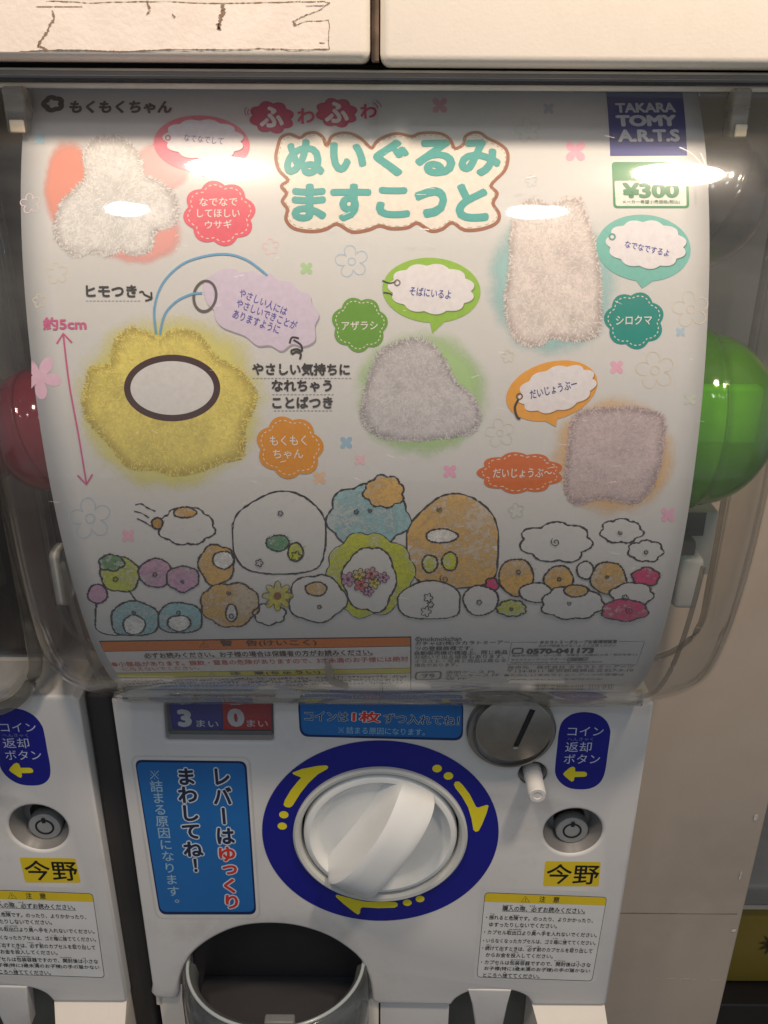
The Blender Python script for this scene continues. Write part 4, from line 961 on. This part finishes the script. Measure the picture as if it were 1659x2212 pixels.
for a in [(760, 565, 36, (180, 202, 224)), (1415, 800, 42, (222, 214, 198)), (1080, 935, 32, (216, 216, 204)), (195, 1120, 46, (190, 204, 226)), (1492, 668, 40, (222, 214, 200)), (123, 590, 24, (224, 216, 200)), (1140, 282, 27, (206, 204, 200)), (66, 440, 22, (224, 206, 214)), (86, 650, 15, (220, 214, 198)), (585, 533, 18, (234, 206, 214)), (1148, 391, 13, (210, 212, 226)), (1097, 770, 14, (214, 214, 196)), (1115, 1103, 17, (198, 212, 196))]: petals(*a, outline=True, n=5)

# --- crayon doodles: plain rounded shapes in the colours of the drawn crowd
PEN = edged('pencil_line', (.035, .032, .05), 'line')
_cr = {}
def cray(col):
    if col not in _cr: _cr[col] = edged('crayon_fill', lin3(*col), 'crayon')
    return _cr[col]
_lay = [3]
def doodle(x0, y0, x1, y1, col=None, lob=0, amp=.05, hill=False, lay=3, wl=4.0, back=True):
    cx, cy, rx, ry = (x0 + x1) / 2, (y0 + y1) / 2, (x1 - x0) / 2, (y1 - y0) / 2
    ph = rnd.uniform(0, 6); pts = []
    n = 90
    for i in range(n):
        a = 2 * pi * i / n
        k = 1 + .028 * sin(3 * a + ph) + .02 * sin(5 * a + 2 * ph)
        if lob: k *= 1 + amp * (abs(sin(lob * a / 2 + ph)) * 2 - 1)
        ca, sa = cos(a), sin(a)
        if hill and sa > 0: sa = math.copysign(abs(sa) ** .45, sa) ; ca = math.copysign(abs(ca) ** .8, ca)
        pts.append((cx + rx * k * ca, cy + ry * (k if not (hill and sa > 0) else 1) * sa))
    base = fillpoly(POS, pts, lay, M_PAPER, PO, 'crayon_doodle')
    if col: rings(POS, [(cx + (x - cx) * .985, cy + (y - cy) * .985) for x, y in pts], lay + .35, cray(col), base, 'crayon_fill', 8)
    lines(POS, [[(x + rnd.uniform(-.7, .7), y + rnd.uniform(-.7, .7)) for x, y in pts]], wl, lay + .7, PEN, base, 'pencil_outline', closed=True, smooth=False, jit=.45)
    b = bmesh.new(); q = [POS.uv(*p) for p in pts]; c = sum(q, Vector((0, 0))) / len(q); cnt = int(6 + rx * ry / (26 if col else 160)); cnt = min(cnt, 260)
    for i in range(cnt):
        p = q[rnd.randrange(n)]; t = sqrt(rnd.random()) * .92; o_ = c + (p - c) * t; d = Vector((.8, .6)) if rnd.random() < .7 else Vector((.5, -.8))
        L_ = rnd.uniform(.0008, .0026); w_ = Vector((-d.y, d.x)) * .00014; e = o_ + d * L_
        b.faces.new([b.verts.new((v.x, v.y, 0)) for v in (o_ - w_, e - w_ * .6, e + w_ * .6, o_ + w_)])
    settle(b, POS, lay + .5, 'crayon_strokes', ink(*([int(v * .86) for v in col] if col else (206, 206, 210))), base)['kind'] = 'stuff'
    return base
def curl(parent, cx, cy, s, lay):
    lines(POS, [[(cx - s, cy), (cx - s * .4, cy - s * .6), (cx + s * .4, cy - s * .5), (cx + s, cy + s * .1)]], 2.2, lay, PEN, parent, 'pencil_curl')
TAN, SKY, LIME, PINK, MAG = (226, 184, 112), (160, 204, 214), (206, 214, 60), (206, 164, 196), (222, 70, 130)
B1 = doodle(505, 1062, 706, 1240, None, 0, hill=True, lay=2.2)
doodle(708, 1048, 882, 1180, SKY, 7, .06, lay=2.2); doodle(788, 1028, 872, 1095, TAN, 8, .08, lay=3.4)
doodle(882, 1068, 1080, 1270, TAN, 0, hill=True, lay=3.4); doodle(920, 1142, 988, 1172, (250, 250, 250), lay=4.6)
doodle(575, 1155, 625, 1190, (96, 160, 120), lay=3.6); doodle(622, 1172, 655, 1212, LIME, lay=4.8)
doodle(912, 1198, 945, 1236, LIME, lay=4.6); doodle(955, 1192, 988, 1232, LIME, lay=4.6)
doodle(706, 1152, 892, 1330, LIME, 10, .05, lay=4.6, wl=2); doodle(742, 1182, 855, 1320, None, 6, .05, lay=5.8)
doodle(205, 1268, 300, 1372, None, hill=True, lay=2.2); doodle(218, 1205, 303, 1278, (200, 210, 90), 5, .05, lay=3.4); doodle(214, 1198, 268, 1232, (110, 160, 110), 6, .08, lay=4.6)
doodle(300, 1206, 372, 1268, PINK, lay=4.6); doodle(360, 1222, 430, 1276, PINK, 6, .04, lay=5.8); doodle(190, 1262, 232, 1303, PINK, lay=4.6)
doodle(430, 1176, 506, 1262, TAN, 5, .06, lay=3.4); doodle(460, 1190, 505, 1228, (250, 250, 250), lay=4.6)
doodle(434, 1258, 560, 1352, TAN, 8, .04, lay=5.8); doodle(488, 1304, 512, 1342, (240, 240, 240), lay=7.0)
doodle(240, 1298, 342, 1372, SKY, hill=True, lay=4.7); doodle(266, 1328, 314, 1370, (250, 250, 250), lay=6); doodle(342, 1300, 436, 1366, SKY, hill=True, lay=5.9); doodle(362, 1328, 412, 1362, (250, 250, 250), lay=7.1)
doodle(548, 1304, 616, 1348, None, 7, .07, lay=5.9); doodle(624, 1242, 746, 1342, None, 5, .06, lay=7.1); doodle(660, 1256, 706, 1286, TAN, lay=8.3)
doodle(345, 1098, 462, 1176, None, 8, .06, lay=2.2); doodle(375, 1095, 424, 1118, (226, 176, 90), lay=3.4); doodle(328, 1118, 352, 1142, (196, 150, 80), lay=3.6)
lines(POS, [[(292, 1090), (306, 1088), (318, 1096), (336, 1104)], [(290, 1104), (306, 1108), (322, 1118)], [(296, 1120), (310, 1126), (326, 1136)]], 3, 4, PEN, PO, 'speed_line', jit=.5)
doodle(1127, 1130, 1276, 1212, None, 7, .09, lay=3.4)
doodle(1298, 1122, 1386, 1172, None, 7, .08, lay=2.2); doodle(1358, 1168, 1432, 1212, None, 7, .08, lay=2.2)
doodle(862, 1254, 996, 1336, None, hill=True, lay=5.8); doodle(1000, 1264, 1076, 1328, None, 0, lay=5.8); doodle(1048, 1248, 1076, 1278, MAG, 5, .08, lay=4.7)
doodle(1078, 1206, 1152, 1286, TAN, 0, lay=4.7); doodle(1074, 1296, 1136, 1330, LIME, 9, .07, lay=7); doodle(1122, 1258, 1192, 1300, None, lay=7)
doodle(1176, 1222, 1238, 1282, TAN, 6, .04, lay=5.8); doodle(1170, 1266, 1302, 1336, None, 8, .06, lay=8.2); doodle(1218, 1262, 1270, 1288, TAN, lay=9.3)
doodle(1246, 1212, 1282, 1250, None, lay=5.8); doodle(1276, 1214, 1352, 1282, TAN, 5, .04, lay=6.9); doodle(1366, 1226, 1424, 1264, MAG, 5, .08, lay=5.8)
doodle(1320, 1258, 1410, 1310, None, 6, .08, lay=7.9); doodle(1300, 1294, 1398, 1340, MAG, 6, .06, lay=9.1)
for (cx, cy, s) in [(606, 1108, 8), (640, 1200, 16), (770, 1105, 7), (800, 1102, 7), (950, 1100, 9), (560, 1215, 12), (960, 1250, 14), (250, 1250, 8), (335, 1240, 7), (395, 1255, 6), (495, 1280, 7), (500, 1330, 8), (290, 1322, 6), (386, 1322, 6), (925, 1290, 14), (930, 1305, 10), (920, 1320, 16), (1035, 1300, 8), (1200, 1170, 14), (1340, 1150, 7), (1395, 1192, 6), (1120, 1235, 7), (1208, 1250, 6), (1312, 1245, 6), (1230, 1302, 7), (1105, 1314, 5), (690, 1310, 5), (1360, 1318, 12), (1350, 1290, 10)]:
    s = max(s * .72, 4.5)
    if rnd.random() < .55: pts = [(cx + s * (.5 + .5 * abs(cos(2.5 * t))) * cos(t), cy + s * (.5 + .5 * abs(cos(2.5 * t))) * sin(t)) for t in [2 * pi * i / 40 for i in range(40)]]; cl_ = True
    else: pts = [(cx + s * .1 * t * cos(t), cy + s * .1 * t * sin(t)) for t in [i * .45 for i in range(3, 24)]]; cl_ = False
    lines(POS, [pts], 2.1, 10.4, PEN, PO, 'pencil_curl', closed=cl_, smooth=False, jit=.4)
def daisy(cx, cy, r, col, cc, n=6, lay=11):
    b = bmesh.new()
    pts = []
    for i in range(60):
        a = 2 * pi * i / 60; k = r * (.42 + .58 * abs(cos(n * a / 2)) ** .7); pts.append((cx + k * cos(a), cy + k * sin(a) * .95))
    o = fillpoly(POS, pts, lay, cray(col), PO, 'drawn_flower'); fillpoly(POS, ell(cx, cy, r * .25, r * .25, 16), lay + .8, ink(*cc), o, 'flower_heart')
    lines(POS, [pts], 1.8, lay + .5, PEN, o, 'pencil_outline', closed=True, smooth=False, jit=.4)
daisy(600, 1286, 34, (214, 206, 70), (140, 96, 50), 8)
for a in [(752, 1250, 17, (206, 150, 190), (90, 60, 90)), (776, 1240, 15, (222, 208, 80), (150, 110, 40)), (802, 1238, 16, (214, 90, 100), (120, 40, 50)), (780, 1262, 17, (214, 100, 110), (120, 40, 50)), (808, 1258, 14, (222, 208, 80), (150, 110, 40)), (828, 1246, 13, (206, 150, 190), (90, 60, 90)), (796, 1276, 12, (206, 150, 190), (90, 60, 90))]: daisy(*a, n=5, lay=11.6)
for (x, y) in [(282, 1320), (390, 1318), (1335, 1138), (1388, 1185), (1030, 1282), (1090, 1215)]: pass

# --- warning box
WB = fillpoly(POS, [(214, 1384), (888.5, 1374.5), (888.5, 1489), (281, 1489)], 1.5, ink(70, 50, 50), PO, 'warning_box')
fillpoly(POS, [(217, 1386.5), (886, 1377), (886, 1394.5), (224, 1406.5)], 2.6, ink(232, 126, 46), WB, 'orange_band')
fillpoly(POS, [(225, 1407.5), (886, 1396), (886, 1442), (251, 1453)], 2.6, ink(240, 236, 236), WB, 'white_field')
fillpoly(POS, [(251.5, 1454), (886, 1443), (886, 1453), (257.5, 1463.5)], 2.6, ink(222, 214, 66), WB, 'yellow_band')
fillpoly(POS, [(258.5, 1464.5), (886, 1454), (886, 1490), (283, 1490)], 2.6, ink(236, 232, 228), WB, 'white_field')
D = (74, 52, 50)
T('警　告(けいこく)', 476, 1390, 684, 1387.5, 14.5, D, .02, parent=WB)
lines(POS, [[(441, 1384), (451, 1397), (431, 1397.5)]], 1.5, 6, ink(*D), WB, 'warning_triangle', closed=True, smooth=False); T('!', 440, 1392, 442, 1392, 8, D, parent=WB)
T('必ずお読みください。お子様の場合は保護者の方がお読みください。', 311, 1415.5, 805, 1408, 12, D, .02, parent=WB)
lines(POS, [[(311, 1423), (805, 1415)]], 1, 6, ink(*D), WB, 'underline', smooth=False)
RD = (204, 84, 74)
T('●小部品があります。誤飲・窒息の危険がありますので、3才未満のお子様には絶対', 241, 1434.5, 882, 1422.5, 11, RD, .015, parent=WB); T('に与えないでください。', 265, 1445, 430, 1442, 8, RD, .015, parent=WB)
lines(POS, [[(458, 1450.5), (464, 1459), (452, 1459)]], 1.2, 6, ink(*D), WB, 'warning_triangle', closed=True, smooth=False)
T('注　意(ちゅうい)', 496, 1454.5, 692, 1451, 8, D, .02, parent=WB)
def greek(x0, y0, x1, y1, hpx, col, parent, gap=.12):
    b = bmesh.new(); A, Bv = POS.uv(x0, y0), POS.uv(x1, y1); n = int((Bv - A).length / .0019)
    H = (POS.uv(x0, y0 - hpx / 2) - POS.uv(x0, y0 + hpx / 2)).length
    for i in range(n):
        if rnd.random() < gap: continue
        c = A + (Bv - A) * ((i + .5) / n)
        for q in range(4):
            u, v = c.x + rnd.uniform(-.0006, .0006), c.y + rnd.uniform(-.4, .4) * H
            dx, dy = rnd.choice([(.0007, H * .07), (.0001, H * .4), (.0004, H * .08)])
            b.faces.new([b.verts.new((u + s_ * dx, v + t * dy, 0)) for s_, t in ((-1, -1), (1, -1), (1, 1), (-1, 1))])
    o = settle(b, POS, 6, 'tiny_print', ink(*col), parent); o['kind'] = 'stuff'
for i, (a, b2) in enumerate([((262, 1470), (880, 1460)), ((268, 1476), (880, 1467)), ((273, 1482), (880, 1474)), ((280, 1487), (880, 1481))]): greek(*a, *b2, 4.2, (110, 92, 86), WB)
# --- maker's small print
G = (84, 78, 80)
for s_, x0, y0, x1, y1, h in [('©mokmokchan', 897, 1380, 997, 1378.5, 10), ('ガチャは(株)タカラトミーアー', 897, 1390.5, 1101, 1387, 10), ('ツの登録商標です。', 897, 1400.5, 1022, 1399, 9.5), ('自動販売機の構造上、同じ商品', 895.5, 1410.5, 1096, 1408, 9), ('が続いて出る場合もあります。', 895.5, 1419.5, 1089, 1417, 8.5), ('イラスト・写真と商品は異なる', 895.5, 1428, 1093, 1426, 8), ('場合があります。', 895.5, 1436.5, 989, 1435, 7.5), ('透明ケース PS', 963, 1452, 1069, 1450.5, 6.5), ('カラーケース PP', 963, 1459, 1078, 1457.5, 6), ('袋 PP', 963, 1465.5, 1008, 1465, 5.5),
        ('おかけ間違えのないようご注意ください', 1164, 1394.8, 1331, 1392.8, 6), ('0570-041173', 1137, 1406.5, 1283, 1404.5, 11.5), ('電話受付時間　10〜17時　月曜日〜金曜日(土日・祝日を除く)', 1105.5, 1416, 1376, 1413.5, 5.5), ('タカラトミーアーツ サポート', 1104, 1425, 1222, 1423, 5.5), ('www.takaratomy-arts.co.jp/support.html', 1101, 1431, 1299, 1429.5, 5),
        ('発売元　株式会社 タカラトミーアーツ', 1096, 1441.5, 1368, 1439, 7.5), ('〒124-8511 東京都葛飾区立石7-9-10', 1095, 1449, 1368, 1446.8, 7), ('●たのしいタカラトミーアーツの情報は', 1089, 1458, 1348, 1456.3, 5.5), ('www.takaratomy-arts.co.jp', 1101, 1467, 1301, 1466, 4.6)]:
    T(s_, x0, y0, x1, y1, h, G, .05 if s_.startswith('0570') else .012)
T('タカラトミーグループお客様相談室', 1166, 1387, 1333, 1385, 7.5, G, .02)
lines(POS, [[(1163, 1386.6), (1104.7, 1387), (1096, 1434.5), (1374, 1435.5), (1392.3, 1384.8), (1336, 1385.2)]], 1.2, 5, ink(*G), PO, 'contact_frame', smooth=False)
lines(POS, [rrect([(1108, 1400.5), (1130, 1400), (1128, 1410.5), (1106, 1411)], 4, 3)], 3.6, 5, ink(*G), PO, 'telephone_mark', closed=True, smooth=False)
sb_ = fillpoly(POS, [(1226, 1420), (1272, 1419.2), (1269, 1427), (1223, 1427.6)], 5, ink(160, 158, 158), PO, 'search_box'); T('検索', 1234, 1424, 1260, 1423.4, 6, G, .01, 7, sb_)
rm = lines(POS, [rrect([(899, 1452), (953, 1450), (951, 1466), (897, 1468)], 6, 3)], 4, 5, ink(*G), PO, 'recycling_mark', closed=True, smooth=False); T('プラ', 911, 1459.5, 939, 1458.5, 9, G, .04, 7, rm)
b_ = bmesh.new(); x = 1150.0
while x < 1326:
    w_ = rnd.choice([1, 1, 1.8, 2.6]); a, b2, c2_, d2 = POS.uv(x, 1478), POS.uv(x + w_, 1478), POS.uv(x + w_ - 2, 1489.5), POS.uv(x - 2, 1489.5)
    b_.faces.new([b_.verts.new((q.x, q.y, 0)) for q in (d2, c2_, b2, a)]); x += w_ + rnd.choice([1, 1.4, 2.4])
settle(b_, POS, 5, 'barcode', ink(110, 104, 104), PO)

# --- scratches and grime on the outside of the dome
SCR = edged('scratch_white', (.75, .72, .66), 'line'); DL = .0069 / POS.unit
def scr(pts, wpx, m=SCR, nm='scratch'):
    lines(POS, [pts], wpx, DL, m, D1, nm, jit=.6)
for q_ in [[(1484, 196), (1490, 212), (1499, 236)], [(1492, 198), (1496, 214)], [(1478, 205), (1482, 218)], [(1500, 352), (1512, 380), (1516, 420)], [(1455, 340), (1480, 352), (1505, 376)], [(1130, 402), (1150, 398)], [(905, 505), (925, 507)]]: scr(q_, 1.6)
for i in range(70):
    x, y = rnd.uniform(60, 1500), rnd.uniform(300, 1480); a = rnd.uniform(-.5, .5); l_ = rnd.uniform(4, 22)
    scr([(x, y), (x + l_ * cos(a), y + l_ * sin(a))], rnd.uniform(.5, .9), nm='fine_scratch')
DK = edged('grime_dark', (.16, .13, .11), 'line')
for q_ in [[(822, 1462), (819, 1488)], [(827, 1466), (825, 1482)], [(905, 1512), (906, 1521)]]: scr(q_, 1.8, DK, 'dark_scratch')
for pts in [[(700, 1398), (712, 1396), (720, 1420), (728, 1440), (760, 1452), (756, 1462), (722, 1458), (704, 1440)]]:
    rings(POS, pts, DL, edged('tape_smudge', (.34, .29, .25), 'halo'), D1, 'smudge', 8)
